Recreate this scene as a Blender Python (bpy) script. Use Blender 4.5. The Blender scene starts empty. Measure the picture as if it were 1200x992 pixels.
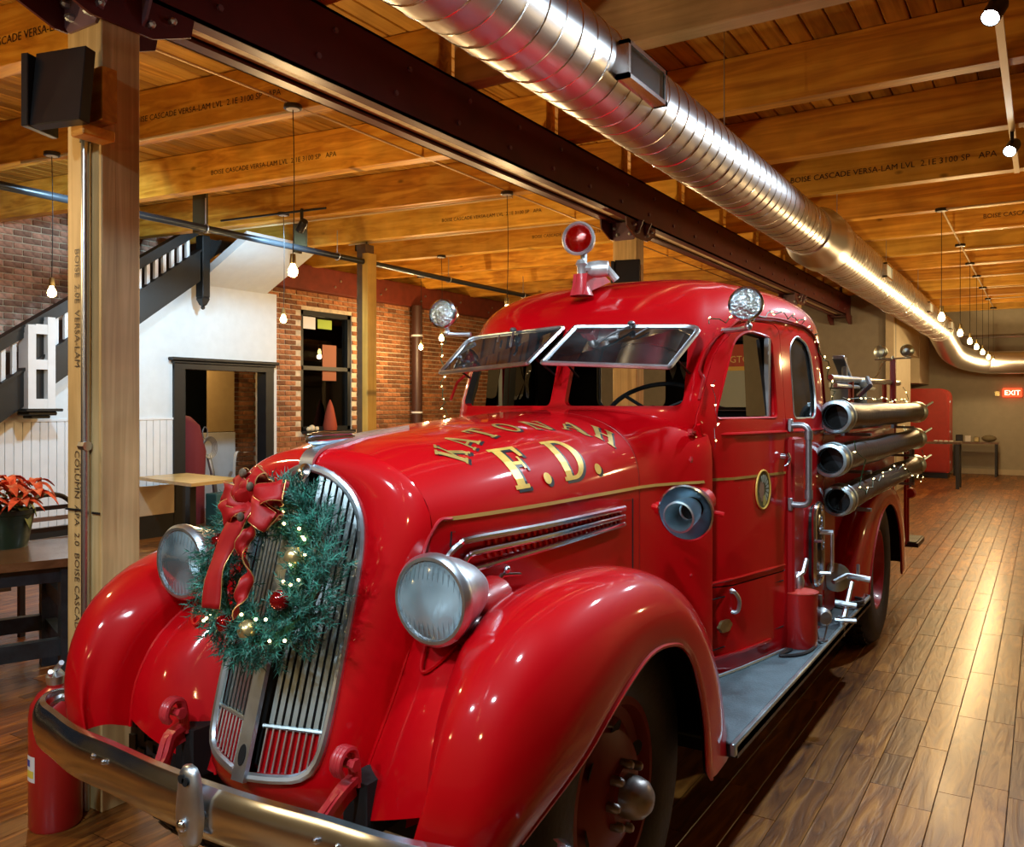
import bpy, bmesh, math, random
from mathutils import Vector, Matrix, Euler
random.seed(7)
PI = math.pi
COL = bpy.context.scene.collection
sc = bpy.context.scene

# ------------------------------------------------------------------ camera
cam_d = bpy.data.cameras.new('camera'); cam = bpy.data.objects.new('camera', cam_d); COL.objects.link(cam)
YAW = math.atan(0.624)
cam.location = (0, 0, 1.58)
cam.rotation_euler = (PI / 2, 0, YAW)
cam_d.lens = 30.0            # 1000 px focal length on a 1200 px wide frame
cam_d.sensor_width = 36.0
cam_d.shift_y = -22 / 1200
cam_d.clip_end = 200
sc.camera = cam

# ------------------------------------------------------------------ world, exposure
w = bpy.data.worlds.new('world'); sc.world = w; w.use_nodes = True
w.node_tree.nodes['Background'].inputs[0].default_value = (0.05, 0.06, 0.08, 1)
w.node_tree.nodes['Background'].inputs[1].default_value = 0.15
sc.view_settings.view_transform = 'Standard'
sc.view_settings.look = 'None'
sc.view_settings.gamma = 1
sc.view_settings.exposure = 0.15
sc.cycles.use_denoising = True
sc.cycles.max_bounces = 7
sc.cycles.diffuse_bounces = 4
sc.cycles.glossy_bounces = 4
sc.cycles.transparent_max_bounces = 16
sc.cycles.sample_clamp_indirect = 6
sc.cycles.caustics_reflective = False
sc.cycles.caustics_refractive = False

COOL = (0.74, 0.88, 1.0)
WARM = (1.0, 0.66, 0.30)
SPOT_W = 185       # watts of one track spot
BULB_W = 52        # watts of one pendant bulb
FLOOD_W = 60

# ------------------------------------------------------------------ materials
MATS = {}
def new_mat(name):
    m = bpy.data.materials.new(name); m.use_nodes = True
    MATS[name] = m
    return m, m.node_tree, m.node_tree.nodes['Principled BSDF']

def pm(name, col, rough=0.5, metal=0.0, coat=0.0, coat_r=0.04, noise=0.0, nscale=8.0, bump=0.0, bscale=60.0, var=0.0, emit=None, es=0.0, aniso=None, rnoise=0.0, spec=None):
    m, nt, b = new_mat(name)
    b.inputs['Base Color'].default_value = (*col, 1)
    b.inputs['Roughness'].default_value = rough
    b.inputs['Metallic'].default_value = metal
    b.inputs['Coat Weight'].default_value = coat
    b.inputs['Coat Roughness'].default_value = coat_r
    if spec is not None: b.inputs['Specular IOR Level'].default_value = spec
    if emit:
        b.inputs['Emission Color'].default_value = (*emit, 1); b.inputs['Emission Strength'].default_value = es
    tc = nt.nodes.new('ShaderNodeTexCoord')
    mp = nt.nodes.new('ShaderNodeMapping'); nt.links.new(tc.outputs['Object'], mp.inputs[0])
    if aniso: mp.inputs['Scale'].default_value = aniso
    if noise > 0 or var > 0:
        nz = nt.nodes.new('ShaderNodeTexNoise'); nz.inputs['Scale'].default_value = nscale; nz.inputs['Detail'].default_value = 5
        nt.links.new(mp.outputs[0], nz.inputs['Vector'])
        hs = nt.nodes.new('ShaderNodeHueSaturation'); hs.inputs['Color'].default_value = (*col, 1)
        mr = nt.nodes.new('ShaderNodeMapRange'); mr.inputs[1].default_value = 0.3; mr.inputs[2].default_value = 0.7
        mr.inputs[3].default_value = 1 - noise; mr.inputs[4].default_value = 1 + noise
        nt.links.new(nz.outputs['Fac'], mr.inputs[0])
        last = mr.outputs[0]
        if var > 0:
            rnd = rand_node(nt)
            m2 = nt.nodes.new('ShaderNodeMapRange'); m2.inputs[3].default_value = 1 - var; m2.inputs[4].default_value = 1 + var
            nt.links.new(rnd, m2.inputs[0])
            mu = nt.nodes.new('ShaderNodeMath'); mu.operation = 'MULTIPLY'
            nt.links.new(last, mu.inputs[0]); nt.links.new(m2.outputs[0], mu.inputs[1]); last = mu.outputs[0]
        nt.links.new(last, hs.inputs['Value'])
        nt.links.new(hs.outputs[0], b.inputs['Base Color'])
    if rnoise > 0:
        n2 = nt.nodes.new('ShaderNodeTexNoise'); n2.inputs['Scale'].default_value = 9; n2.inputs['Detail'].default_value = 4
        nt.links.new(mp.outputs[0], n2.inputs['Vector'])
        m3 = nt.nodes.new('ShaderNodeMapRange'); m3.inputs[3].default_value = max(0.02, rough - rnoise); m3.inputs[4].default_value = rough + rnoise
        nt.links.new(n2.outputs['Fac'], m3.inputs[0]); nt.links.new(m3.outputs[0], b.inputs['Roughness'])
    if bump > 0:
        nb = nt.nodes.new('ShaderNodeTexNoise'); nb.inputs['Scale'].default_value = bscale; nb.inputs['Detail'].default_value = 4
        nt.links.new(mp.outputs[0], nb.inputs['Vector'])
        bp = nt.nodes.new('ShaderNodeBump'); bp.inputs['Strength'].default_value = bump; bp.inputs['Distance'].default_value = 0.01
        nt.links.new(nb.outputs['Fac'], bp.inputs['Height']); nt.links.new(bp.outputs[0], b.inputs['Normal'])
    return m

def rand_node(nt):
    oi = nt.nodes.new('ShaderNodeObjectInfo'); ge = nt.nodes.new('ShaderNodeNewGeometry')
    ad = nt.nodes.new('ShaderNodeMath'); ad.operation = 'ADD'
    nt.links.new(oi.outputs['Random'], ad.inputs[0]); nt.links.new(ge.outputs['Random Per Island'], ad.inputs[1])
    fr = nt.nodes.new('ShaderNodeMath'); fr.operation = 'FRACT'; nt.links.new(ad.outputs[0], fr.inputs[0])
    return fr.outputs[0]

def wood(name, c1, c2, c3, axis, rough=0.45, coat=0.0, var=0.25, grain=14.0, knots=True, stretch=0.06, bump=0.25, wavy=1.2, pervar=True, dark=None):
    """plank/beam wood: rings stretched along `axis` (0,1,2), knots, a shade of its own per piece"""
    m, nt, b = new_mat(name)
    L = nt.links.new
    tc = nt.nodes.new('ShaderNodeTexCoord'); mp = nt.nodes.new('ShaderNodeMapping')
    s = [1, 1, 1]; s[axis] = stretch
    mp.inputs['Scale'].default_value = s
    rnd = rand_node(nt)
    off = nt.nodes.new('ShaderNodeMath'); off.operation = 'MULTIPLY'; off.inputs[1].default_value = 37.0; L(rnd, off.inputs[0])
    cb = nt.nodes.new('ShaderNodeCombineXYZ')
    for i in range(3): L(off.outputs[0], cb.inputs[i])
    va = nt.nodes.new('ShaderNodeVectorMath'); va.operation = 'ADD'
    L(tc.outputs['Object'], va.inputs[0]); L(cb.outputs[0], va.inputs[1]); L(va.outputs[0], mp.inputs[0])
    n1 = nt.nodes.new('ShaderNodeTexNoise'); n1.inputs['Scale'].default_value = grain; n1.inputs['Detail'].default_value = 7; n1.inputs['Distortion'].default_value = wavy
    L(mp.outputs[0], n1.inputs['Vector'])
    n2 = nt.nodes.new('ShaderNodeTexNoise'); n2.inputs['Scale'].default_value = 3.2; n2.inputs['Detail'].default_value = 3
    L(va.outputs[0], n2.inputs['Vector'])
    cr = nt.nodes.new('ShaderNodeValToRGB')
    cr.color_ramp.elements[0].position = 0.33; cr.color_ramp.elements[0].color = (*c1, 1)
    cr.color_ramp.elements[1].position = 0.66; cr.color_ramp.elements[1].color = (*c3, 1)
    e = cr.color_ramp.elements.new(0.5); e.color = (*c2, 1)
    L(n1.outputs['Fac'], cr.inputs[0])
    last = cr.outputs[0]
    mr = nt.nodes.new('ShaderNodeMapRange'); mr.inputs[1].default_value = 0.3; mr.inputs[2].default_value = 0.7; mr.inputs[3].default_value = 0.8; mr.inputs[4].default_value = 1.15
    L(n2.outputs['Fac'], mr.inputs[0])
    m2 = nt.nodes.new('ShaderNodeMapRange'); m2.inputs[3].default_value = 1 - var; m2.inputs[4].default_value = 1 + var * 0.8
    L(rnd, m2.inputs[0])
    mu = nt.nodes.new('ShaderNodeMath'); mu.operation = 'MULTIPLY'; L(mr.outputs[0], mu.inputs[0]); L(m2.outputs[0], mu.inputs[1])
    hs = nt.nodes.new('ShaderNodeHueSaturation'); L(mu.outputs[0], hs.inputs['Value']); L(last, hs.inputs['Color'])
    last = hs.outputs[0]
    if knots:
        vo = nt.nodes.new('ShaderNodeTexVoronoi'); vo.inputs['Scale'].default_value = 2.6
        m4 = nt.nodes.new('ShaderNodeMapping'); s4 = [1.5, 1.5, 1.5]; s4[axis] = 0.8; s4[{0: 1, 1: 2, 2: 1}[axis]] = 0.0; m4.inputs['Scale'].default_value = s4
        L(va.outputs[0], m4.inputs[0]); L(m4.outputs[0], vo.inputs['Vector'])
        k = nt.nodes.new('ShaderNodeMapRange'); k.inputs[1].default_value = 0.035; k.inputs[2].default_value = 0.10; k.inputs[3].default_value = 0.75; k.inputs[4].default_value = 0.0
        L(vo.outputs['Distance'], k.inputs[0])
        mx = nt.nodes.new('ShaderNodeMix'); mx.data_type = 'RGBA'; L(k.outputs[0], mx.inputs[0]); L(last, mx.inputs[6])
        mx.inputs[7].default_value = (*(dark or tuple(v * 0.25 for v in c1)), 1)
        last = mx.outputs[2]
    L(last, b.inputs['Base Color'])
    b.inputs['Roughness'].default_value = rough
    b.inputs['Coat Weight'].default_value = coat; b.inputs['Coat Roughness'].default_value = 0.2
    bp = nt.nodes.new('ShaderNodeBump'); bp.inputs['Strength'].default_value = bump; bp.inputs['Distance'].default_value = 0.01
    L(n1.outputs['Fac'], bp.inputs['Height']); L(bp.outputs[0], b.inputs['Normal'])
    return m

def glass(name, tint=(1, 1, 1), refl=1.0, rough=0.0, haze=0.0):
    m = bpy.data.materials.new(name); m.use_nodes = True; nt = m.node_tree; nt.nodes.clear(); L = nt.links.new
    out = nt.nodes.new('ShaderNodeOutputMaterial'); tr = nt.nodes.new('ShaderNodeBsdfTransparent'); gl = nt.nodes.new('ShaderNodeBsdfGlossy')
    tr.inputs[0].default_value = (*tint, 1); gl.inputs['Roughness'].default_value = rough; gl.inputs[0].default_value = (refl, refl, refl, 1)
    fr = nt.nodes.new('ShaderNodeFresnel'); fr.inputs[0].default_value = 1.5
    mx = nt.nodes.new('ShaderNodeMixShader'); L(fr.outputs[0], mx.inputs[0]); L(tr.outputs[0], mx.inputs[1]); L(gl.outputs[0], mx.inputs[2])
    last = mx.outputs[0]
    if haze:
        df = nt.nodes.new('ShaderNodeBsdfDiffuse'); df.inputs[0].default_value = (0.42, 0.58, 0.64, 1)
        nz = nt.nodes.new('ShaderNodeTexNoise'); nz.inputs['Scale'].default_value = 5
        tcn = nt.nodes.new('ShaderNodeTexCoord'); L(tcn.outputs['Object'], nz.inputs['Vector'])
        mr = nt.nodes.new('ShaderNodeMapRange'); mr.inputs[1].default_value = 0.4; mr.inputs[2].default_value = 0.75; mr.inputs[3].default_value = haze * 0.3; mr.inputs[4].default_value = haze * 2
        L(nz.outputs['Fac'], mr.inputs[0])
        m2 = nt.nodes.new('ShaderNodeMixShader'); L(mr.outputs[0], m2.inputs[0]); L(last, m2.inputs[1]); L(df.outputs[0], m2.inputs[2]); last = m2.outputs[0]
    L(last, out.inputs[0]); MATS[name] = m
    return m

red = pm('red_paint', (0.54, 0.0, 0.004), 0.5, coat=0.9, coat_r=0.07, noise=0.04, nscale=3, spec=0.12)
red_dark = pm('red_paint_dull', (0.38, 0.006, 0.008), 0.38, coat=0.4, coat_r=0.15, noise=0.12)
red_under = pm('underside_black', (0.006, 0.005, 0.005), 0.85)
pink = pm('worn_red', (0.52, 0.03, 0.04), 0.35, coat=0.5, noise=0.2, nscale=12)
chrome = pm('chrome', (0.72, 0.80, 0.88), 0.17, 1.0, noise=0.08, rnoise=0.05)
chrome_worn = pm('chrome_worn', (0.66, 0.78, 0.86), 0.36, 1.0, noise=0.2, nscale=10, rnoise=0.12)
alu = pm('brushed_aluminium', (0.50, 0.66, 0.72), 0.38, 1.0, noise=0.15, rnoise=0.1)
bar_m = pm('grille_metal', (0.44, 0.54, 0.56), 0.42, 1.0, noise=0.15, rnoise=0.1)
iron = pm('grey_iron', (0.33, 0.36, 0.38), 0.4, 0.9, noise=0.15)
galv = pm('galvanised_steel', (0.74, 0.75, 0.76), 0.33, 1.0, noise=0.03, nscale=2, rnoise=0.0)
galv_seam = pm('galvanised_seam', (0.86, 0.84, 0.8), 0.2, 1.0)
crystal = pm('crystal_lens', (0.60, 0.72, 0.76), 0.12, 0.9, bump=1.0, bscale=75)
black = pm('black_paint', (0.012, 0.013, 0.014), 0.35, noise=0.2)
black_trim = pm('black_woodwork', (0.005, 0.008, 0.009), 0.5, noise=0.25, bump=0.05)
rubber = pm('black_rubber', (0.018, 0.018, 0.02), 0.6, noise=0.3, nscale=20, bump=0.15)
hose_m = pm('hose_rubber', (0.022, 0.034, 0.042), 0.36, noise=0.35, nscale=14, bump=0.3, bscale=30)
hole_m = pm('dark_inside', (0.004, 0.004, 0.004), 0.9)
mat_rb = pm('ribbed_mat', (0.10, 0.16, 0.19), 0.55, noise=0.35, nscale=6, bump=0.3, bscale=120)
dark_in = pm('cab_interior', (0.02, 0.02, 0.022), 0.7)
leather = pm('black_leather', (0.03, 0.03, 0.032), 0.4, bump=0.2)
gold = pm('gold_leaf', (0.80, 0.52, 0.10), 0.38, 0.25, noise=0.2, nscale=20)
gold_dull = pm('dull_gold_line', (0.42, 0.24, 0.05), 0.45, 0.2, noise=0.15)
letter_sh = pm('letter_shadow', (0.012, 0.02, 0.025), 0.4)
steel_red = pm('maroon_steel', (0.085, 0.010, 0.012), 0.42, noise=0.25, nscale=4, spec=0.4)
steel_light = pm('primed_plate', (0.17, 0.10, 0.13), 0.5, noise=0.2)
pipe_m = pm('black_pipe', (0.035, 0.045, 0.055), 0.32, 0.6)
conduit_m = pm('conduit', (0.55, 0.58, 0.62), 0.32, 1.0)
cond_tan = pm('conduit_painted', (0.62, 0.47, 0.25), 0.45, 0.3)
white_p = pm('white_wall_paint', (0.66, 0.72, 0.74), 0.6, noise=0.04, bump=0.03)
white_w = pm('white_woodwork', (0.72, 0.75, 0.76), 0.45, noise=0.04)
cream_p = pm('cream_wall', (0.62, 0.55, 0.40), 0.65, noise=0.05)
grey_w = pm('grey_wall', (0.33, 0.315, 0.27), 0.75, noise=0.06)
far_w = pm('far_wall', (0.44, 0.41, 0.32), 0.75, noise=0.05)
brick_m = pm('brick', (0.30, 0.12, 0.045), 0.85, noise=0.35, nscale=18, bump=0.5, bscale=50, var=0.45)
brick_p = pm('brick_pale', (0.46, 0.25, 0.17), 0.85, noise=0.35, nscale=18, bump=0.5, bscale=50, var=0.4)
mortar = pm('mortar', (0.62, 0.53, 0.38), 0.9, noise=0.25, nscale=10, bump=0.3)
canvas = pm('tan_board', (0.50, 0.36, 0.17), 0.7, noise=0.05)
green_n = pm('fir_needles', (0.035, 0.20, 0.15), 0.5, noise=0.5, nscale=25, var=0.6)
ribbon = pm('red_velvet', (0.42, 0.004, 0.006), 0.55, noise=0.15, bump=0.05)
ribbon_e = pm('gold_wire_edge', (0.75, 0.45, 0.15), 0.35, 0.6)
ball_r = pm('red_bauble', (0.45, 0.004, 0.01), 0.08, 0.7, coat=1)
ball_g = pm('gold_bauble', (0.80, 0.68, 0.33), 0.3, 0.8, bump=0.2)
cone_m = pm('frosted_cone', (0.14, 0.10, 0.06), 0.7, noise=0.6, nscale=60)
leaf_g = pm('dark_leaf', (0.03, 0.10, 0.035), 0.5, noise=0.3)
leaf_l = pm('lime_leaf', (0.22, 0.30, 0.05), 0.5, noise=0.3)
bract = pm('poinsettia_bract', (0.72, 0.13, 0.07), 0.5, noise=0.35, nscale=25, var=0.35)
pot_m = pm('dark_green_pot', (0.012, 0.045, 0.035), 0.35)
paper = pm('white_label', (0.75, 0.75, 0.73), 0.6)
blue_l = pm('blue_label', (0.04, 0.07, 0.4), 0.5)
yel_l = pm('yellow_label', (0.75, 0.6, 0.08), 0.5)
ext_red = pm('extinguisher_red', (0.42, 0.012, 0.012), 0.3, coat=0.6)
table_blue = pm('blue_black_timber', (0.018, 0.032, 0.045), 0.42, noise=0.45, nscale=12, bump=0.2)
maroon_cloth = pm('maroon_cloth', (0.16, 0.012, 0.018), 0.8, bump=0.2, bscale=14)
bulb_e = pm('bulb_glow', (1, 0.8, 0.5), 0.3, emit=(1.0, 0.62, 0.22), es=40)
bulb_w = pm('fairy_glow', (1, 0.85, 0.6), 0.3, emit=(1.0, 0.74, 0.30), es=12)
spot_e = pm('spot_glow', (1, 1, 1), 0.3, emit=(0.72, 0.88, 1.0), es=70)
exit_e = pm('exit_glow', (0.8, 0.05, 0.02), 0.4, emit=(1.0, 0.07, 0.02), es=1.6)
exit_t = pm('exit_letters', (1, 0.6, 0.4), 0.4, emit=(1.0, 0.6, 0.35), es=5)
lens_red = pm('red_lens', (0.30, 0.0, 0.0), 0.12, 0.3, coat=1, bump=0.35, bscale=70)
bezel_wh = pm('pitted_white_metal', (0.55, 0.57, 0.57), 0.4, 0.7, noise=0.35, nscale=14)
bin_m = pm('grey_drum', (0.16, 0.19, 0.19), 0.5, 0.5, noise=0.2)
fridge = pm('fridge_red', (0.45, 0.03, 0.02), 0.45, coat=0.2, noise=0.08)
brass = pm('aged_brass', (0.40, 0.33, 0.16), 0.35, 0.9, noise=0.3, nscale=30)
sign_bl = pm('pale_blue_panel', (0.42, 0.52, 0.54), 0.6)
sign_rd = pm('sign_red', (0.50, 0.06, 0.03), 0.5)
sign_yl = pm('sign_yellow', (0.8, 0.55, 0.12), 0.5)
clear = glass('clear_glass', (0.90, 0.94, 0.93), 0.22, 0.0)
dusty = glass('dusty_glass', (0.60, 0.66, 0.64), 0.22, 0.02, haze=0.03)
lampglass = glass('lamp_lens_glass', (0.85, 0.93, 0.95), 0.5, 0.1, haze=0.5)
reflec = pm('silvered_reflector', (0.62, 0.74, 0.80), 0.42, 0.85, noise=0.15, nscale=12)
wood_joist = wood('laminated_joist', (0.48, 0.19, 0.016), (0.68, 0.32, 0.03), (0.82, 0.45, 0.06), 0, 0.5, var=0.2)
wood_joist_g = wood('golden_joist', (0.56, 0.27, 0.025), (0.70, 0.39, 0.045), (0.78, 0.47, 0.07), 0, 0.5, var=0.15)
wood_pale = wood('pale_joist', (0.50, 0.40, 0.25), (0.60, 0.50, 0.32), (0.66, 0.56, 0.38), 0, 0.55, var=0.05)
wood_deck = wood('ceiling_deck', (0.38, 0.17, 0.02), (0.55, 0.29, 0.04), (0.66, 0.38, 0.07), 1, 0.55, var=0.3)
wood_post = wood('post_timber', (0.46, 0.31, 0.12), (0.58, 0.41, 0.17), (0.68, 0.50, 0.23), 2, 0.6, var=0.1, grain=20, stretch=0.04, knots=False)
wood_post_y = wood('post_timber_yellow', (0.52, 0.31, 0.05), (0.60, 0.38, 0.07), (0.66, 0.44, 0.10), 2, 0.6, var=0.1)
wood_floor = wood('floor_plank', (0.11, 0.032, 0.005), (0.23, 0.082, 0.012), (0.37, 0.155, 0.026), 1, 0.42, coat=0.22, var=0.42, grain=16, stretch=0.13, bump=0.35, wavy=1.6, dark=(0.02, 0.01, 0.008))
wood_table = wood('honey_tabletop', (0.55, 0.32, 0.08), (0.62, 0.38, 0.11), (0.68, 0.44, 0.15), 1, 0.35, coat=0.3, knots=False)
wood_brown = wood('brown_tabletop', (0.10, 0.055, 0.03), (0.15, 0.085, 0.045), (0.20, 0.12, 0.07), 1, 0.22, coat=0.6, knots=False, bump=0.1)

# ------------------------------------------------------------------ object helpers
def world_loc(o):
    v = Vector((0, 0, 0))
    while o is not None:
        v += o.location; o = o.parent
    return v

def link(name, me, parent=None, loc=None):
    o = bpy.data.objects.new(name, me); COL.objects.link(o)
    if parent is not None: o.parent = parent
    if loc is not None: o.location = loc
    return o

def tag(o, label=None, cat=None, group=None, kind=None):
    if label: o['label'] = label
    if cat: o['category'] = cat
    if group: o['group'] = group
    if kind: o['kind'] = kind
    return o

def thing(name, label, cat, loc, group=None, kind=None):
    o = bpy.data.objects.new(name, None); COL.objects.link(o); o.location = loc
    o.empty_display_size = 0.1
    return tag(o, label, cat, group, kind)

class B:
    """collects geometry in world coordinates"""
    def __init__(s): s.bm = bmesh.new(); s.mi = 0
    def _faces(s, fs):
        for f in fs: f.material_index = s.mi
    def box(s, c, d, rot=None, bev=0.0):
        tb = bmesh.new(); bmesh.ops.create_cube(tb, size=1)
        for v in tb.verts: v.co = Vector((v.co.x * d[0], v.co.y * d[1], v.co.z * d[2]))
        if bev > 0: bmesh.ops.bevel(tb, geom=list(tb.edges), offset=bev, segments=1, affect='EDGES')
        M = Matrix.Translation(Vector(c))
        if rot is not None: M = M @ (rot if isinstance(rot, Matrix) else Euler(rot).to_matrix().to_4x4())
        s.merge(tb, M); return s
    def box2(s, a, b, bev=0.0):
        c = [(a[i] + b[i]) / 2 for i in range(3)]; d = [abs(b[i] - a[i]) for i in range(3)]
        return s.box(c, d, bev=bev)
    def merge(s, tb, M=None):
        mp = {}
        for v in tb.verts: mp[v] = s.bm.verts.new(M @ v.co if M is not None else v.co)
        for f in tb.faces:
            try: nf = s.bm.faces.new([mp[v] for v in f.verts]); nf.material_index = s.mi
            except ValueError: pass
        tb.free()
    def poly(s, pts):
        f = s.bm.faces.new([s.bm.verts.new(p) for p in pts]); f.material_index = s.mi; return s
    def grid(s, rows, close_u=False, close_v=False, flip=False):
        """rows: list of equal-length point lists"""
        V = [[s.bm.verts.new(p) for p in r] for r in rows]
        n = len(V); m = len(V[0])
        for i in range(n if close_v else n - 1):
            for j in range(m if close_u else m - 1):
                q = [V[i][j], V[i][(j + 1) % m], V[(i + 1) % n][(j + 1) % m], V[(i + 1) % n][j]]
                if flip: q.reverse()
                try: f = s.bm.faces.new(q); f.material_index = s.mi
                except ValueError: pass
        return V
    def cap(s, ring):
        try: f = s.bm.faces.new(ring); f.material_index = s.mi
        except ValueError: pass
    def tube(s, pts, r, n=8, cap=True, closed=False):
        pts = [Vector(p) for p in pts]; rr = r if isinstance(r, (list, tuple)) else [r] * len(pts)
        N = len(pts); rings = []; prev = None
        for i, p in enumerate(pts):
            if closed: t = (pts[(i + 1) % N] - pts[i - 1])
            else: t = (pts[min(i + 1, N - 1)] - pts[max(i - 1, 0)])
            t.normalize()
            if prev is None:
                a = Vector((0, 0, 1)) if abs(t.z) < 0.9 else Vector((1, 0, 0)); u = t.cross(a).normalized()
            else:
                u = prev - t * prev.dot(t)
                u = u.normalized() if u.length > 1e-6 else t.orthogonal().normalized()
            prev = u; v = t.cross(u)
            rings.append([p + (u * math.cos(2 * PI * k / n) + v * math.sin(2 * PI * k / n)) * rr[i] for k in range(n)])
        V = s.grid(rings, close_u=True, close_v=closed)
        if cap and not closed: s.cap(list(reversed(V[0]))); s.cap(V[-1])
        return s
    def strip(s, pts, width, thick, up=(0, 0, 1)):
        """flat bar of rectangular section swept along pts; `up` = direction of thickness"""
        pts = [Vector(p) for p in pts]; N = len(pts); rings = []
        for i, p in enumerate(pts):
            t = (pts[min(i + 1, N - 1)] - pts[max(i - 1, 0)]).normalized()
            uv = Vector(up[i]) if isinstance(up, list) else Vector(up)
            sd = t.cross(uv).normalized(); u2 = sd.cross(t).normalized()
            wd = width[i] if isinstance(width, list) else width
            rings.append([p + sd * wd / 2 + u2 * thick / 2, p - sd * wd / 2 + u2 * thick / 2, p - sd * wd / 2 - u2 * thick / 2, p + sd * wd / 2 - u2 * thick / 2])
        V = s.grid(rings, close_u=True); s.cap(list(reversed(V[0]))); s.cap(V[-1])
        return s
    def lathe(s, prof, o, axis=(0, 0, 1), n=24, ang0=0.0):
        """prof: list of (radius, height along axis) from origin o"""
        ax = Vector(axis).normalized(); a = Vector((0, 0, 1)) if abs(ax.z) < 0.9 else Vector((1, 0, 0))
        u = ax.cross(a).normalized(); v = ax.cross(u); o = Vector(o); rows = []
        for r, h in prof:
            r = max(r, 1e-4)
            rows.append([o + ax * h + (u * math.cos(2 * PI * k / n + ang0) + v * math.sin(2 * PI * k / n + ang0)) * r for k in range(n)])
        s.grid(rows, close_u=True); return s
    def disc(s, c, r, axis=(0, 0, 1), h=0.01, n=20):
        return s.lathe([(0, 0), (r, 0), (r, h), (0, h)], c, axis, n)
    def sphere(s, c, r, seg=12, sc_=(1, 1, 1)):
        tb = bmesh.new(); bmesh.ops.create_uvsphere(tb, u_segments=seg, v_segments=max(6, seg // 2 + 1), radius=r)
        s.merge(tb, Matrix.Translation(Vector(c)) @ Matrix.Diagonal((*sc_, 1))); return s
    def extrude_poly(s, pts, vec):
        vec = Vector(vec); A = [s.bm.verts.new(p) for p in pts]; Bv = [s.bm.verts.new(Vector(p) + vec) for p in pts]
        s.cap(list(reversed(A))); s.cap(Bv); n = len(A)
        for i in range(n):
            f = s.bm.faces.new([A[i], A[(i + 1) % n], Bv[(i + 1) % n], Bv[i]]); f.material_index = s.mi
        return s
    def mesh(s, name, mats, smooth=False, merge=True, ang=40, org=Vector((0, 0, 0))):
        if merge: bmesh.ops.remove_doubles(s.bm, verts=s.bm.verts, dist=1e-5)
        bmesh.ops.recalc_face_normals(s.bm, faces=s.bm.faces)
        if org.length > 0:
            for v in s.bm.verts: v.co -= org
        me = bpy.data.meshes.new(name); s.bm.to_mesh(me); s.bm.free()
        for m in (mats if isinstance(mats, (list, tuple)) else [mats]): me.materials.append(m)
        if smooth:
            for p in me.polygons: p.use_smooth = True
            if ang < 180: me.set_sharp_from_angle(angle=math.radians(ang))
        return me
    def obj(s, name, mats, parent=None, smooth=False, ang=40, merge=True, **kw):
        org = world_loc(parent) if parent is not None else Vector((0, 0, 0))
        me = s.mesh(name, mats, smooth, merge, ang, org)
        o = link(name, me, parent)
        if kw: tag(o, kw.get('label'), kw.get('cat'), kw.get('group'), kw.get('kind'))
        return o
    def top(s, name, mats, label, cat, smooth=False, ang=40, group=None, kind=None, merge=True):
        """a thing that is one mesh; origin at its base"""
        if merge: bmesh.ops.remove_doubles(s.bm, verts=s.bm.verts, dist=1e-5)
        xs = [v.co for v in s.bm.verts]; mn = Vector((sum(v.x for v in xs) / len(xs), sum(v.y for v in xs) / len(xs), min(v.z for v in xs)))
        me = s.mesh(name, mats, smooth, False, ang, mn)
        o = link(name, me, None, mn); tag(o, label, cat, group, kind); return o

def lerp(a, b, t): return a + (b - a) * t
def interp(tab, x):
    if x <= tab[0][0]: return tab[0][1]
    for (x0, y0), (x1, y1) in zip(tab, tab[1:]):
        if x <= x1:
            t = (x - x0) / (x1 - x0); t = t * t * (3 - 2 * t) * 0.3 + t * 0.7
            return y0 + (y1 - y0) * t
    return tab[-1][1]
def catmull(P, n=6, closed=False):
    P = [Vector(p) for p in P]; out = []; N = len(P)
    rng = range(N if closed else N - 1)
    for i in rng:
        p1 = P[i]; p2 = P[(i + 1) % N]
        p0 = P[i - 1] if (i > 0 or closed) else p1 * 2 - p2
        p3 = P[(i + 2) % N] if (i + 2 < N or closed) else p2 * 2 - p1
        for k in range(n):
            t = k / n
            out.append(0.5 * ((2 * p1) + (p2 - p0) * t + (2 * p0 - 5 * p1 + 4 * p2 - p3) * t * t + (3 * p1 - p0 - 3 * p2 + p3) * t ** 3))
    if not closed: out.append(P[-1])
    return out
def resample(P, n):
    P = [Vector(p) for p in P]; d = [0]
    for a, b in zip(P, P[1:]): d.append(d[-1] + (b - a).length)
    out = []
    for k in range(n):
        t = d[-1] * k / (n - 1); i = 0
        while i < len(d) - 2 and d[i + 1] < t: i += 1
        u = (t - d[i]) / max(d[i + 1] - d[i], 1e-9); out.append(P[i].lerp(P[i + 1], min(max(u, 0), 1)))
    return out
def text_bm(txt, size, align='LEFT'):
    cu = bpy.data.curves.new('t', 'FONT'); cu.body = txt; cu.size = size; cu.align_x = align; cu.resolution_u = 2
    o = bpy.data.objects.new('t', cu); COL.objects.link(o)
    dg = bpy.context.evaluated_depsgraph_get(); me = o.evaluated_get(dg).to_mesh()
    tb = bmesh.new(); tb.from_mesh(me); o.evaluated_get(dg).to_mesh_clear(); bpy.data.objects.remove(o); bpy.data.curves.remove(cu)
    return tb
def point_light(name, loc, watts, color, parent, radius=0.03):
    l = bpy.data.lights.new(name, 'POINT'); l.energy = watts; l.color = color; l.shadow_soft_size = radius
    o = bpy.data.objects.new(name, l); COL.objects.link(o); o.parent = parent; o.location = Vector(loc) - world_loc(parent); return o
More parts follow.
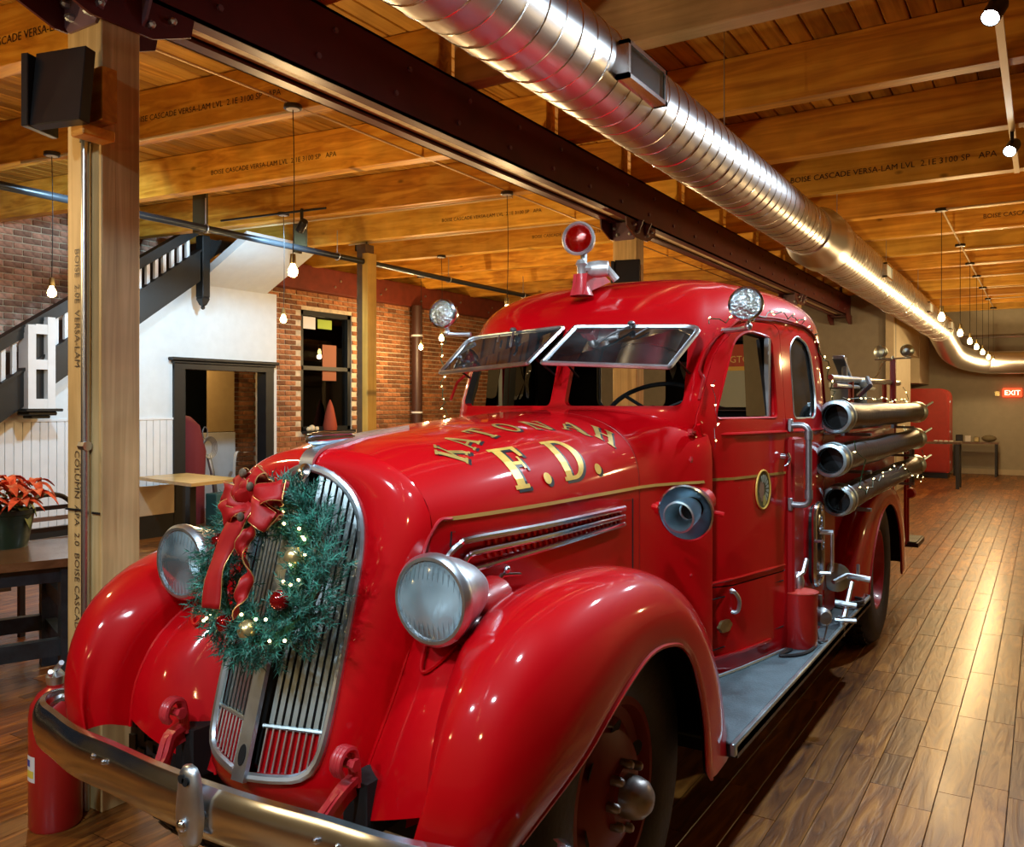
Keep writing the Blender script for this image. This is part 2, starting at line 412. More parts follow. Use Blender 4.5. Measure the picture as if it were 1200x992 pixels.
def spot_light(name, loc, target, watts, color, parent, size=1.2, blend=0.6, radius=0.04):
    l = bpy.data.lights.new(name, 'SPOT'); l.energy = watts; l.color = color; l.spot_size = size; l.spot_blend = blend; l.shadow_soft_size = radius
    o = bpy.data.objects.new(name, l); COL.objects.link(o); o.parent = parent; o.location = Vector(loc) - world_loc(parent)
    o.rotation_euler = (Vector(target) - Vector(loc)).to_track_quat('-Z', 'Y').to_euler(); return o
# ================================================================== SETTING
# ---- floor
fl = B().box2((-12.5, -5.2, -0.12), (4.2, 23.0, -0.008)).obj('floor', pm('floor_gap', (0.06, 0.027, 0.012), 0.7)); tag(fl, kind='structure')
PW = 0.124
def plank_mesh(L):
    b = B(); b.box((0, 0, -0.004), (PW - 0.002, L - 0.002, 0.012), bev=0.0016)
    return b.mesh('floor_board', wood_floor)
plank_kinds = [(L, plank_mesh(L)) for L in (0.36, 0.52, 0.68, 0.84, 1.0, 1.22)]
near = []; rest = B(); rndf = random.Random(3)
col_i = 0
x = -12.4
while x < 4.1:
    y = -5.1 + rndf.random() * 0.8
    while y < 22.6:
        L, me = rndf.choice(plank_kinds)
        yc = y + L / 2; xc = x + PW / 2
        d = -0.5293 * xc + 0.8484 * yc; l = 0.8484 * xc + 0.5293 * yc
        vis = False
        if d > 1:
            u = 600 + 1000 * l / d; v = 474 + 1580 / d
            vis = (-60 < u < 1260 and v < 1060)
        seen = vis and ((xc > -1.25 and yc > 1.5) or (xc < -3.2 and xc > -6.2 and yc < 5) or (-3.3 < xc < -1.9 and yc < 1.75))
        if seen: near.append((d, xc, yc, L, me))
        else: near.append((d + 1000, xc, yc, L, me))
        y += L
    x += PW
near.sort(key=lambda t: t[0])
for i, (d, xc, yc, L, me) in enumerate(near):
    if i < 300: link('floor_board', me, fl, (xc, yc, 0))
    else:
        dx, dy = (PW - 0.002) / 2, (L - 0.002) / 2
        rest.poly([(xc - dx, yc - dy, 0.0015), (xc + dx, yc - dy, 0.0015), (xc + dx, yc + dy, 0.0015), (xc - dx, yc + dy, 0.0015)])
rest.obj('floor_boards', wood_floor, fl, merge=False, kind='stuff')

# ---- ceiling: deck boards and joists
ZJ = 3.60; JH = 0.36
ce = B().box2((-12.5, -5.2, ZJ + JH + 0.035), (4.2, 23.0, ZJ + JH + 0.15)).obj('ceiling', wood_deck); tag(ce, kind='structure')
BW = 0.145
segs = [(-5.1, 3.1), (3.1, 9.2), (9.2, 23.0)]
dm = []
for a, c in segs:
    b = B(); b.box((0, 0, 0), (BW - 0.008, c - a - 0.004, 0.03), bev=0.006); dm.append(b.mesh('ceiling_board', wood_deck))
k = 0; x = -12.3
while x < 4.1:
    for (a, c), me in zip(segs, dm): link('ceiling_board', me, ce, (x + BW / 2, (a + c) / 2, ZJ + JH + 0.018))
    x += BW
ink_m = pm('faded_ink', (0.025, 0.014, 0.008), 0.6)
def joist(y0, x0, x1, skew, mat, txt=None, ts=0.07, tx=0.4, tz=0.12, zb=ZJ):
    """glued beam from x0 to x1; its front face carries the maker's print"""
    b = B(); T = 0.135; n = 1
    for (xa, xb) in ((x0, x1),):
        ya = y0 - skew * (x1 - xa); yb = y0 - skew * (x1 - xb)
        A = [(xa, ya, zb), (xa, ya + T, zb), (xa, ya + T, zb + JH), (xa, ya, zb + JH)]
        Bq = [(xb, yb, zb), (xb, yb + T, zb), (xb, yb + T, zb + JH), (xb, yb, zb + JH)]
        V = b.grid([A, Bq], close_u=True); b.cap(V[0]); b.cap(V[1])
    bmesh.ops.bevel(b.bm, geom=[e for e in b.bm.edges], offset=0.006, segments=1, affect='EDGES')
    o = b.obj('joist', mat, ce)
    if txt:
        tb = text_bm(txt, ts); bb = B()
        for v in tb.verts:
            X = tx + v.co.x; v.co = Vector((X, y0 - skew * (x1 - X) - 0.004, zb + tz + v.co.y))
        bb.merge(tb); bb.obj('printed_text', ink_m, o, merge=False)
    return o
YK = [5.76 + 1.36 * k for k in range(-7, 13)]
VL = 'BOISE CASCADE VERSA-LAM LVL  2.1E 3100 SP   APA'
for i, yk in enumerate(YK):
    k = i - 7
    mt = wood_pale if k == -1 else (wood_joist if k in (0, 1, 3) else (wood_joist_g if k % 3 == 2 else wood_joist))  # one joist takes paler wood: the cold spot's brightening put into colour
    tx = None
    if k == 2: joist(yk, -3.18, 4.1, 0, mt, VL, 0.076, -2.1, 0.13)
    elif k == 4: joist(yk, -3.18, 4.1, 0, mt, VL, 0.07, -0.6, 0.12)
    else: joist(yk, -3.18, 4.1, 0, mt)
for i, yk in enumerate(YK):
    k = i - 7; y0 = yk - 0.1
    mt = wood_joist if k < 2 else wood_joist_g
    if k >= 4: mt = wood_joist
    t = {-1: (VL, 0.062, -5.9), 0: (VL, 0.062, -6.6), 2: (VL, 0.055, -6.0), 3: (VL, 0.055, -5.6), -2: (VL, 0.07, -5.6)}.get(k)
    if t: joist(y0, -11.9, -3.22, 0.115, mt, t[0], t[1], t[2], 0.12)
    else: joist(y0, -11.9, -3.22, 0.115, mt)

# ---- walls
def struct(o): return tag(o, kind='structure')
struct(B().box2((4.2, -5.2, 0), (4.4, 23.2, 4.1)).obj('wall_right', far_w))
struct(B().box2((-12.6, -5.4, 0), (4.4, -5.2, 4.1)).obj('wall_front', far_w))
wb = B(); wb.box2((-3.4, 22.2, 0), (4.4, 22.4, 4.1)); wb.box2((-3.4, 21.6, 3.12), (4.2, 22.2, 4.0)); struct(wb.obj('wall_back', far_w))
struct(B().box2((-3.4, 22.17, 0), (4.2, 22.2, 0.12)).obj('baseboard_back', cream_p))
struct(B().box2((-12.6, 16.9, 0), (-2.31, 17.05, 4.0)).obj('wall_partition', grey_w))
wb = B(); wb.box2((-2.45, 16.75, 0), (-2.31, 19.0, 4.0)); wb.box2((-2.95, 19.0, 0), (-2.8, 20.4, 4.0)); wb.box2((-3.0, 20.4, 2.05), (-2.3, 22.2, 4.0)); wb.box2((-2.6, 19.0, 2.6), (-2.31, 20.4, 4.0))
struct(wb.obj('wall_side', cream_p))
# left side: white wall with the dark-framed doorway, opening Y 6.78..8.06
XW = -9.0
wl = B()
wl.extrude_poly([(XW, -5.2, 0), (XW, 6.76, 0), (XW, 6.76, 3.1), (XW, 6.7, 2.95), (XW, 3.0, 0.5), (XW, -5.2, 0.5)], (-0.12, 0, 0)); wl.box2((XW - 0.12, 8.1, 0), (XW, 8.28, 3.1)); wl.box2((XW - 0.12, 6.76, 2.04), (XW, 8.1, 3.1))
wl = wl.obj('wall_left', white_p); struct(wl)
# sloping soffit above it
sf = B(); sf.extrude_poly([(XW, 6.98, 3.09), (XW, 6.98, 3.2), (-8.1, 6.98, 3.66), (-8.1, 6.98, 3.55)], (0, 1.12, 0))
struct(sf.obj('ceiling_soffit', white_p))
# beadboard below the stairs
bd = B(); 
for i in range(40):
    y = 3.2 + i * 0.09
    bd.box2((XW, y + 0.003, 0.28), (XW + 0.012, y + 0.087, min(1.40, 0.52 + (y - 3.0) * .66)), bev=0.003)
bdo = bd.obj('beadboard', white_w, wl, merge=False); tag(bdo, kind='stuff')
B().box2((XW, 4.4, 1.40), (XW + 0.02, 6.7, 1.425)).obj('rail_moulding', white_w, wl)
struct(B().box2((XW, -5, 0), (XW + 0.03, 6.66, 0.27)).obj('baseboard_left', black_trim))
tag(B().box2((XW + 0.0, 6.02, 0.27), (XW + 0.035, 6.64, 0.62), bev=0.004).obj('wall_panel', cream_p, wl))
# door frame
df = B()
df.box2((XW - 0.14, 6.62, 0), (XW + 0.035, 6.78, 2.06)); df.box2((XW - 0.14, 8.06, 0), (XW + 0.035, 8.2, 2.06))
df.box2((XW - 0.14, 6.62, 2.02), (XW + 0.04, 8.2, 2.12)); df.box2((XW - 0.14, 6.56, 2.12), (XW + 0.09, 8.26, 2.16), bev=0.01); df.box2((XW - 0.1, 6.6, 2.085), (XW + 0.06, 8.22, 2.12), bev=0.01)
d1 = df.obj('door_1', black_trim); struct(d1)
# back room seen through the doorway
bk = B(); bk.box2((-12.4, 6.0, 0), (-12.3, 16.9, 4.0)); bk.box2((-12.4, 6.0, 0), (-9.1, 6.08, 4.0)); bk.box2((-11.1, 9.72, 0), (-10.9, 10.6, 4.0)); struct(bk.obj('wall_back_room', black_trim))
tag(B().box2((-10.9, 8.62, 1.16), (-10.86, 9.12, 2.6), bev=0.004).top('tan_screen', canvas, 'tan board standing upright behind the dark-framed doorway', 'board'))
tag(B().box2((-10.9, 8.5, 0.0), (-10.84, 9.12, 1.15), bev=0.004).top('white_board', white_w, 'white board below the tan one inside the doorway', 'board'))
cb = catmull([(-10.25, 8.62, 0.0), (-10.27, 8.66, .80), (-10.24, 8.80, .86), (-10.22, 9.0, .85), (-10.24, 9.08, .75), (-10.25, 9.1, 0.0)], 6)
rr = B(); rr.grid([[Vector(p) + Vector((dx, 0, 0)) for p in cb] for dx in (0, -0.06)]); tag(rr.top('white_cloth_roll', white_w, 'white cloth covered board leaning at right inside the doorway', 'cloth', smooth=True))

# bricks ------------------------------------------------------------
def brick_wall(name, X, y0, y1, z0, z1, mat, hole=None, objs=True, nobj=300, xback=0.12, ord_key=None, soldier=None):
    b = B(); 
    if hole:
        hy0, hy1, hz0, hz1 = hole
        b.box2((X - xback, y0, z0), (X - 0.008, hy0, z1)); b.box2((X - xback, hy1, z0), (X - 0.008, y1, z1))
        b.box2((X - xback, hy0, z0), (X - 0.008, hy1, hz0)); b.box2((X - xback, hy0, hz1), (X - 0.008, hy1, z1))
    else: b.box2((X - xback, y0, z0), (X - 0.008, y1, z1))
    wo = b.obj(name, mortar); struct(wo)
    BL, BH, G = 0.203, 0.060, 0.014
    tb = B(); tb.box((0, 0, 0), (0.02, BL, BH), bev=0.004); me = tb.mesh('brick', mat)
    tb = B(); tb.box((0, 0, 0), (0.02, BL / 2 - G / 2, BH), bev=0.004); mh = tb.mesh('brick_half', mat)
    items = []; r = 0; z = z0 + BH / 2 + G
    rr = random.Random(int(abs(X) * 10))
    while z + BH / 2 < z1:
        y = y0 + (0 if r % 2 else -(BL + G) / 2)
        while y < y1:
            a, c = y, y + BL
            half = False
            if hole and not (c < hole[0] or a > hole[1]) and hole[2] - 0.02 < z < hole[3] + 0.02:
                y += BL + G; continue
            if a >= y0 - 0.001 and c <= y1 + 0.001: items.append(((a + c) / 2, z, False))
            elif a < y0 and c - BL / 2 > y0 - 0.02: items.append((y0 + BL / 4, z, True))
            y += BL + G
        z += BH + G; r += 1
    items.sort(key=ord_key or (lambda t: t[0]))
    st = B()
    for i, (y, z, h) in enumerate(items):
        dx = rr.uniform(-0.003, 0.004)
        if objs and i < nobj: link('brick', mh if h else me, wo, (X + dx - world_loc(wo).x, y, z))
        else:
            L = (BL / 2 - G / 2) if h else BL
            st.box((X + dx, y, z), (0.02, L, BH))
    if len(st.bm.verts): st.obj('bricks', mat, wo, merge=False, kind='stuff')
    else: st.bm.free()
    return wo
brick_wall('wall_left_brick', -9.3, 8.28, 16.9, 0.0, 3.3, brick_m, hole=(9.03, 10.12, 1.17, 2.99), ord_key=lambda t: t[0] + (20 if t[1] < 1.15 else 0))
brick_wall('wall_stair_brick', -10.0, 3.2, 7.55, 0.4, 3.95, brick_p, ord_key=lambda t: abs(t[0] - 5.6) + (9 if t[1] < 2.3 else 0))
brick_wall('wall_room_brick', -10.95, 9.15, 9.72, 0.0, 2.6, brick_m, objs=False)
# maroon beam on top of the brick wall and window
rb = B(); rb.box2((-9.32, 8.1, 3.26), (-9.12, 16.9, 3.62), bev=0.006)
rbo = rb.obj('trim_1', pm('maroon_timber', (0.16, 0.025, 0.012), 0.5, noise=0.2)); struct(rbo)
bb = B()
for j in range(8):
    for dz in (0.1, 0.2): bb.lathe([(0, 0), (0.018, 0), (0.018, 0.015), (0, 0.015)], (-9.12, 8.5 + j * 1.05 + (0.12 if dz > .15 else 0), 3.26 + dz), (1, 0, 0), 6)
bb.obj('bolts', conduit_m, rbo)
wn = B(); 
for (a, c) in (((9.03, 1.17), (9.1, 2.99)), ((10.05, 1.17), (10.12, 2.99)), ((9.03, 1.17), (10.12, 1.25)), ((9.03, 2.92), (10.12, 2.99)), ((9.03, 2.1), (10.12, 2.16))):
    wn.box2((-9.42, a[0], a[1]), (-9.33, c[0], c[1]))
w1 = wn.obj('window_1', black_trim); struct(w1)
B().box2((-9.40, 9.1, 1.25), (-9.39, 10.05, 2.92)).obj('window_pane', glass('night_glass', (0.25, 0.32, 0.32), 1.0), w1)
B().box2((-9.9, 8.9, 1.0), (-9.86, 10.3, 3.1)).obj('window_back', pm('night_behind', (0.012, 0.03, 0.035), 0.8), w1)
B().box2((-9.40, 9.05, 1.15), (-9.2, 10.1, 1.19)).obj('window_sill', black_trim, w1)
B().box2((-9.386, 9.12, 2.72), (-9.38, 9.4, 2.9)).obj('paper_notice', paper, w1)
B().box2((-9.386, 9.45, 2.74), (-9.38, 9.75, 2.88)).obj('green_notice', pm('lime_paper', (0.35, 0.5, 0.06), 0.6), w1)
B().box2((-9.386, 9.55, 1.95), (-9.38, 9.85, 2.5)).obj('orange_notice', pm('rust_paper', (0.28, 0.08, 0.03), 0.6), w1)
g = B(); g.lathe([(0.1, 0), (0.11, 0.05), (0.085, 0.2), (0.05, 0.36), (0.012, 0.46), (0, 0.47)], (-9.29, 9.62, 1.19), n=16)
g.top('cone_ornament', pm('rust_felt', (0.30, 0.05, 0.02), 0.8), 'rust red felt cone ornament on the dark window sill', 'ornament', smooth=True)
g = B(); g.sphere((-9.27, 9.22, 1.23), 0.05); g.sphere((-9.27, 9.32, 1.22), 0.035); g.sphere((-9.26, 9.14, 1.22), 0.035)
g.top('white_figurine', pm('cream_ceramic', (0.7, 0.62, 0.42), 0.5), 'small cream figurine at the left end of the window sill', 'ornament', smooth=True)

# ---- steel and timber sandwich beam over the posts
bt = thing('trim_2', 'long maroon steel beam sandwiching timber above the truck', None, (-3.215, 8, 3.22), kind='structure')
b = B()
for s in (-1, 1):
    xf = -3.215 + s * 0.14; xo = -3.215 + s * 0.06
    b.box2((min(xf, xf - s * 0.012), -5.1, 3.22), (max(xf, xf - s * 0.012), 16.9, 3.59))
    b.box2((min(xf, xo), -5.1, 3.22), (max(xf, xo), 16.9, 3.235)); b.box2((min(xf, xo), -5.1, 3.575), (max(xf, xo), 16.9, 3.59))
b.obj('steel_channel', steel_red, bt)
B().box2((-3.27, -5.1, 3.245), (-3.16, 16.9, 3.58)).obj('timber_core', wood_pale, bt)
b = B()
for j in range(36):
    y = -4.7 + j * 0.6
    for z in (3.32, 3.49): b.lathe([(0, 0), (0.016, 0), (0.016, 0.012), (0, 0.012)], (-3.075, y + (0.0 if z < 3.4 else 0.12), z), (1, 0, 0), 6)
b.obj('bolts', steel_light, bt)
def post(y0, label, with_speaker=False):
    t = thing('timber_post', label, 'post', (-3.21, y0 + 0.08, 0), kind='structure')
    B().box2((-3.325, y0, 0), (-3.094, y0 + 0.165, 3.14), bev=0.004).obj('shaft', wood_post, t)
    b = B()                                   # steel saddle: plates with cut corners and bolts
    for ys in (y0 - 0.012, y0 + 0.165):
        b.extrude_poly([(-3.40, ys, 3.22), (-3.02, ys, 3.22), (-3.06, ys, 3.13), (-3.12, ys, 3.06), (-3.30, ys, 3.06), (-3.36, ys, 3.13)], (0, 0.012, 0))
    b.obj('bracket', steel_light, t)
    b = B()                                   # flared side plates along the beam
    for xs in (-3.094, -3.337):
        b.extrude_poly([(xs, y0 - 0.25, 3.24), (xs, y0 + 0.42, 3.24), (xs, y0 + 0.40, 3.14), (xs, y0 + 0.22, 3.07), (xs, y0 - 0.05, 3.07), (xs, y0 - 0.23, 3.14)], (0.012, 0, 0))
    b.obj('bracket', steel_red, t)
    b = B()
    for (dx, dz) in ((-0.06, 3.11), (0.06, 3.11), (-0.09, 3.17), (0.09, 3.17)): b.lathe([(0, 0), (0.016, 0), (0.016, 0.02), (0.008, 0.03), (0, 0.03)], (-3.21 + dx, y0 - 0.012, dz), (0, -1, 0), 6)
    for (dy, dz) in ((-0.1, 3.17), (-0.02, 3.12), (0.2, 3.12), (0.3, 3.17)): b.lathe([(0, 0), (0.016, 0), (0.016, 0.02), (0.008, 0.03), (0, 0.03)], (-3.082, y0 + dy, dz), (1, 0, 0), 6)
    b.obj('bolts', chrome_worn, t)
    return t
p1 = post(1.96, 'tall square timber post left of the truck with a steel conduit')
p2 = post(7.06, 'timber post standing behind the truck cab under the steel beam')
p3 = post(13.0, 'timber post further down the beam, behind the second one')
b = B()
for xs in (-3.06, -3.38): b.extrude_poly([(xs, 16.3, 3.24), (xs, 16.88, 3.24), (xs, 16.88, 3.08), (xs, 16.6, 3.06), (xs, 16.4, 3.12)], (0.012, 0, 0))
b.box2((-3.38, 16.5, 3.2), (-3.06, 16.88, 3.215)); b.obj('end_bracket', steel_red, bt)
# print on the near post, running down its front face
for (zz, tx, s_, dx) in ((2.95, 'VERSA-LAM', 0.06, 0.05), (2.2, 'BOISE  2.0E  VERSA-LAM', 0.045, 0.055), (1.4, 'COLUMN  APA  2.0  BOISE CASCADE', 0.045, 0.055), (1.35, '2.0E 3100', 0.035, 0.09), (0.42, 'APA 2.0', 0.04, 0.055)):
    tb = text_bm(tx, s_); bb = B()
    for v in tb.verts: v.co = Vector((-3.325 + dx + v.co.y, 1.957, zz - v.co.x))
    bb.merge(tb); bb.obj('printed_text', pm('print_ink' if 'print_ink' not in MATS else 'print_ink_b', (0.06, 0.045, 0.03), 0.6), p1, merge=False)
# conduit on it with clip and strap
b = B(); b.tube([(-3.17, 1.94, 0.0), (-3.17, 1.94, 2.72)], 0.0155, 12); b.lathe([(0.02, 0), (0.02, 0.05)], (-3.17, 1.94, 2.6), n=12); b.tube([(-3.19, 1.938, 1.42), (-3.15, 1.938, 1.42)], 0.02, 8)
b.top('conduit', conduit_m, 'galvanised conduit running up the front of the near timber post', 'pipe', smooth=True)
b = B(); b.box2((-3.328, 1.953, 1.16), (-3.186, 1.957, 1.168)); b.box2((-3.15, 1.953, 1.155), (-3.1, 1.957, 1.163)); b.obj('wire_strap', black, p1)
# speakers: two boards splayed like an open book
def speaker(c, label, s=1.0, mirror=False):
    t = thing('wall_speaker', label, 'speaker', c, group=None)
    x, y, z = c; x += 0.145
    R1 = Matrix.Rotation(math.radians(16), 4, 'Z'); 
    B().box((x - 0.02 * s, y - 0.12 * s, z), (0.235 * s, 0.05 * s, 0.28 * s), rot=Matrix.Rotation(math.radians(14), 4, 'Z') @ Matrix.Rotation(math.radians(-6), 4, 'X'), bev=0.003).obj('grille_box', black, t)
    B().box((x - 0.160 * s, y - 0.125 * s, z - 0.005), (0.03 * s, 0.16 * s, 0.27 * s), rot=Matrix.Rotation(math.radians(20), 4, 'Z'), bev=0.003).obj('grille_box', black, t)
    b = B(); b.box2((x - 0.02, y - 0.09, z - 0.17 * s), (x + 0.06, y + 0.04, z - 0.13 * s), bev=0.004); b.box2((x - 0.05, y - 0.02, z - 0.1), (x + 0.07, y + 0.04, z + 0.1)); b.obj('bracket', wood_joist, t)
    return t
speaker((-3.21, 1.92, 2.75), 'black pair of angled wall speakers high on the near timber post')
speaker((-3.24, 7.02, 2.72), 'black speaker on the timber post behind the red beacon', 0.95)

# far left: yellow post, short dark hangers, black pipe
yp = thing('timber_post', 'yellow timber post beside a dark post in front of the brick wall', 'post', (-7.0, 7.9, 0), kind='structure')
B().box2((-7.04, 7.84, 0), (-6.95, 8.0, 3.42), bev=0.003).obj('shaft', wood_post_y, yp)
B().box2((-7.2, 7.92, 0), (-7.06, 8.08, 3.55), bev=0.003).obj('dark_shaft', pm('dark_post', (0.10, 0.055, 0.02), 0.6, noise=0.3), yp)
for (y, z0) in ((5.62, 3.32), (6.98, 3.33), (8.02, 3.5)):
    b = B(); b.box2((-7.32, y, z0), (-7.12, y + 0.03, 3.97)); b.box2((-7.32, y, z0), (-7.30, y + 0.12, 3.62))
    b.top('joist_hanger', pm('olive_steel' if 'olive_steel' not in MATS else 'olive_steel_b', (0.05, 0.045, 0.02), 0.6), 'dark steel joist hanger at the %s under the left bay joists' % {5.62: 'near end', 6.98: 'middle', 8.02: 'far end'}[y], 'hanger')
b = B(); b.tube([(-7.03, -1, 3.32), (-7.03, 16.8, 3.32)], 0.035, 12)
pp = b.top('sprinkler_pipe', pipe_m, 'black pipe running under the joists past the staircase', 'pipe', smooth=True)
for y in (5.55, 7.4, 9.6, 11.6):
    o = B(); o.tube([(-7.03 + 0.045 * math.cos(a), y, 3.32 + 0.045 * math.sin(a)) for a in [2 * PI * i / 14 for i in range(14)]], 0.006, 6, closed=True); o.tube([(-7.03, y, 3.36), (-7.03, y, 3.62)], 0.006, 6)
    o.obj('pipe_hanger', conduit_m, pp)
b = B(); b.tube([(-9.05, 11.45, 0), (-9.05, 11.45, 3.26)], 0.09, 16)
dp = b.top('drain_pipe', pm('rust_brown_pipe', (0.05, 0.018, 0.012), 0.45), 'dark brown vertical drain pipe against the brick wall', 'pipe', smooth=True)
for z in (1.45, 2.75):
    B().lathe([(0.094, -0.015), (0.1, -0.015), (0.1, 0.015), (0.094, 0.015)], (-9.05, 11.45, z)).obj('pipe_clamp', white_w, dp)

# ---- staircase
st = thing('staircase', 'open staircase with black stringer and white balusters against the brick', 'staircase', (-8.8, 4.5, 1.3))
SL = 0.72
def zr(y): return 2.235 + (y - 4.498) * 0.665          # top of handrail
b = B(); YB, YT = 3.0, 6.84
b.extrude_poly([(-8.86, YB, zr(YB) - 0.06), (-8.86, YT + .02, zr(YT) - 0.06), (-8.86, YT + .02, zr(YT) + 0.0), (-8.86, YB, zr(YB) + 0.0)], (0.11, 0, 0))
b.extrude_poly([(-8.88, YB, zr(YB) + 0.0), (-8.88, YT + .02, zr(YT) + 0.0), (-8.88, YT + .02, zr(YT) + 0.025), (-8.88, YB, zr(YB) + 0.025)], (0.15, 0, 0))
b.extrude_poly([(-8.85, YB, zr(YB) - 0.12), (-8.85, YT, zr(YT) - 0.12), (-8.85, YT, zr(YT) - 0.06), (-8.85, YB, zr(YB) - 0.06)], (0.09, 0, 0))
b.obj('handrail', black_trim, st)
b = B(); b.extrude_poly([(-8.86, YB, zr(YB) - 0.90), (-8.86, YT, zr(YT) - 0.70), (-8.86, YT, zr(YT) - 0.34), (-8.86, YB, zr(YB) - 0.54)], (0.1, 0, 0))
b.extrude_poly([(-8.88, YB, zr(YB) - 0.54), (-8.88, YT, zr(YT) - 0.34), (-8.88, YT, zr(YT) - 0.31), (-8.88, YB, zr(YB) - 0.51)], (0.15, 0, 0))
b.obj('stringer', black_trim, st)
tb = None
for i in range(34):
    y = 3.1 + i * 0.108
    if 4.66 < y < 5.0: continue
    zb = zr(y) - 0.52 + 0.2 * (y - YB) / (YT - YB)
    B().box2((-8.83, y, zb), (-8.79, y + 0.042, zr(y) - 0.07)).obj('baluster', white_w, st)
# boxed white newel with two sunk panels and a black moulded foot
b = B()
for (a, c) in (((4.71, 1.54), (4.79, 2.39)), ((4.91, 1.54), (4.99, 2.48))): b.box2((-8.86, a[0], a[1]), (-8.68, c[0], c[1]))
for z0, z1 in ((1.54, 1.64), (1.94, 2.04), (2.30, 2.40)): b.box2((-8.855, 4.791, z0), (-8.682, 4.909, z1))
nw = b.obj('newel_post', white_w, st)
for z0, z1 in ((1.64, 1.94), (2.04, 2.30)): B().box2((-8.85, 4.792, z0 + .001), (-8.75, 4.908, z1 - .001)).obj('sunk_panel', black_trim, nw)
b = B(); b.box2((-8.90, 4.66, 1.51), (-8.62, 5.04, 1.54), bev=0.006); b.box2((-8.88, 4.70, 1.47), (-8.66, 5.0, 1.51), bev=0.01); b.box2((-8.86, 4.75, 1.44), (-8.70, 4.95, 1.47), bev=0.008); b.obj('newel_foot', black_trim, st)
# upper drop newels
for (y, zb, zt, wd) in ((6.86, 2.78, 3.66, 0.11), (7.45, 3.42, 3.66, 0.16)):
    b = B(); b.box2((-8.88, y, zb + 0.12), (-8.88 + 0.14, y + wd, zt), bev=0.008)
    b.lathe([(0.075, 0.12), (0.08, 0.1), (0.045, 0.03), (0.02, 0.015), (0.026, 0), (0.02, -0.02), (0, -0.03)], (-8.81, y + wd / 2, zb), n=4, ang0=PI / 4); b.obj('drop_newel', black_trim, st)
b = B(); b.extrude_poly([(-8.87, 6.95, 3.35), (-8.87, 7.35, 3.63), (-8.87, 6.95, 3.63)], (0.1, 0, 0)); b.obj('upper_brace', black_trim, st)
b = B()
for i in range(22):
    y = 3.2 + i * 0.19; z = zr(y) - 0.83 + 0.2 * (y - YB) / (YT - YB); z += .22; b.box2((-9.95, y, z), (-8.84, y + 0.24, z + 0.03)); b.box2((-9.95, y + .0, z - 0.12), (-8.84, y + 0.02, z))
b.obj('treads', pm('dark_tread', (0.08, 0.05, 0.03), 0.5), st)

# ---- spiral duct
blade_m = pm('pale_blades', (0.62, 0.72, 0.76), 0.4)
DX, DZ = -1.67, 3.02; R1, R2 = 0.193, 0.238
du = thing('spiral_duct', 'large silver spiral air duct running under the joists', 'duct', (DX, 7.0, DZ - R2))
b = B(); b.lathe([(R1, -5.0), (R1, 7.3)], (DX, 0, DZ), (0, 1, 0), 64); b.obj('duct_front_run', galv, du, smooth=True)
def helix(r, ya, yb, pitch, rad):
    n = 28; N = int((yb - ya) / pitch * n); bb = B()
    bb.tube([(DX + r * math.cos(2 * PI * i / n), ya + pitch * i / n, DZ + r * math.sin(2 * PI * i / n)) for i in range(N)], rad, 4); return bb
helix(R1, -1.5, 7.3, 0.125, 0.0042).obj('spiral_seam', galv_seam, du, smooth=True, merge=False)
b = B(); b.lathe([(R1, 7.25), (R1 + .012, 7.25), (R1 + .012, 7.42), (R2 + .02, 7.60), (R2 + .02, 7.92), (R2, 7.95)], (DX, 0, DZ), (0, 1, 0), 64); b.obj('reducer_collar', galv, du, smooth=True)
path = [(DX, 7.9, DZ), (DX, 12, DZ), (DX, 16, DZ), (DX, 17.8, DZ)]
bend = catmull([(DX, 17.0, DZ), (DX, 17.8, DZ), (DX, 19.0, 2.86), (DX + .08, 20.0, 2.64), (DX + .5, 20.65, 2.5), (DX + 1.3, 20.8, 2.47), (4.1, 20.8, 2.46)], 5)[5:]
b = B(); b.tube(path[:4], R2, 48, cap=False); b.obj('duct_rear_run', galv, du, smooth=True)
b = B(); b.tube(bend, R2, 48, cap=False); b.obj('duct_elbow', galv, du, smooth=True, ang=15)
helix(R2, 7.95, 17.8, 0.125, 0.0042).obj('spiral_seam', galv_seam, du, smooth=True, merge=False)
for y in (12.2, 16.2, 17.8): B().lathe([(R2, -0.02), (R2 + 0.012, -0.02), (R2 + 0.012, 0.02), (R2, 0.02)], (DX, y, DZ), (0, 1, 0), 48).obj('joint_band', galv_seam, du, smooth=True)
for (y, L, rr_) in ((3.42, 0.42, R1), (9.9, 0.42, R2), (13.9, 0.4, R2), (17.2, 0.4, R2)):
    b = B(); x0 = DX + rr_ * 0.80; z0 = DZ - 0.02; H = 0.155
    b.box2((x0, y - L / 2, z0 - H / 2), (x0 + 0.075, y - L / 2 + 0.02, z0 + H / 2)); b.box2((x0, y + L / 2 - 0.02, z0 - H / 2), (x0 + 0.075, y + L / 2, z0 + H / 2))
    b.box2((x0, y - L / 2, z0 - H / 2), (x0 + 0.075, y + L / 2, z0 - H / 2 + 0.018)); b.box2((x0, y - L / 2, z0 + H / 2 - 0.018), (x0 + 0.075, y + L / 2, z0 + H / 2))
    vr = b.obj('air_register', galv_seam, du)
    B().box2((x0 - .01, y - L / 2 + .02, z0 - H / 2 + .01), (x0 + .015, y + L / 2 - .02, z0 + H / 2 - .01)).obj('register_back', hole_m, vr)
    b = B(); n = 11
    for j in range(n):
        yy = y - L / 2 + 0.03 + (L - 0.06) * j / (n - 1); b.box((x0 + 0.05, yy, z0), (0.03, 0.006, H - 0.03), rot=(0, 0, 0.9))
    b.obj('register_blades', blade_m, vr, kind='stuff')
b = B()
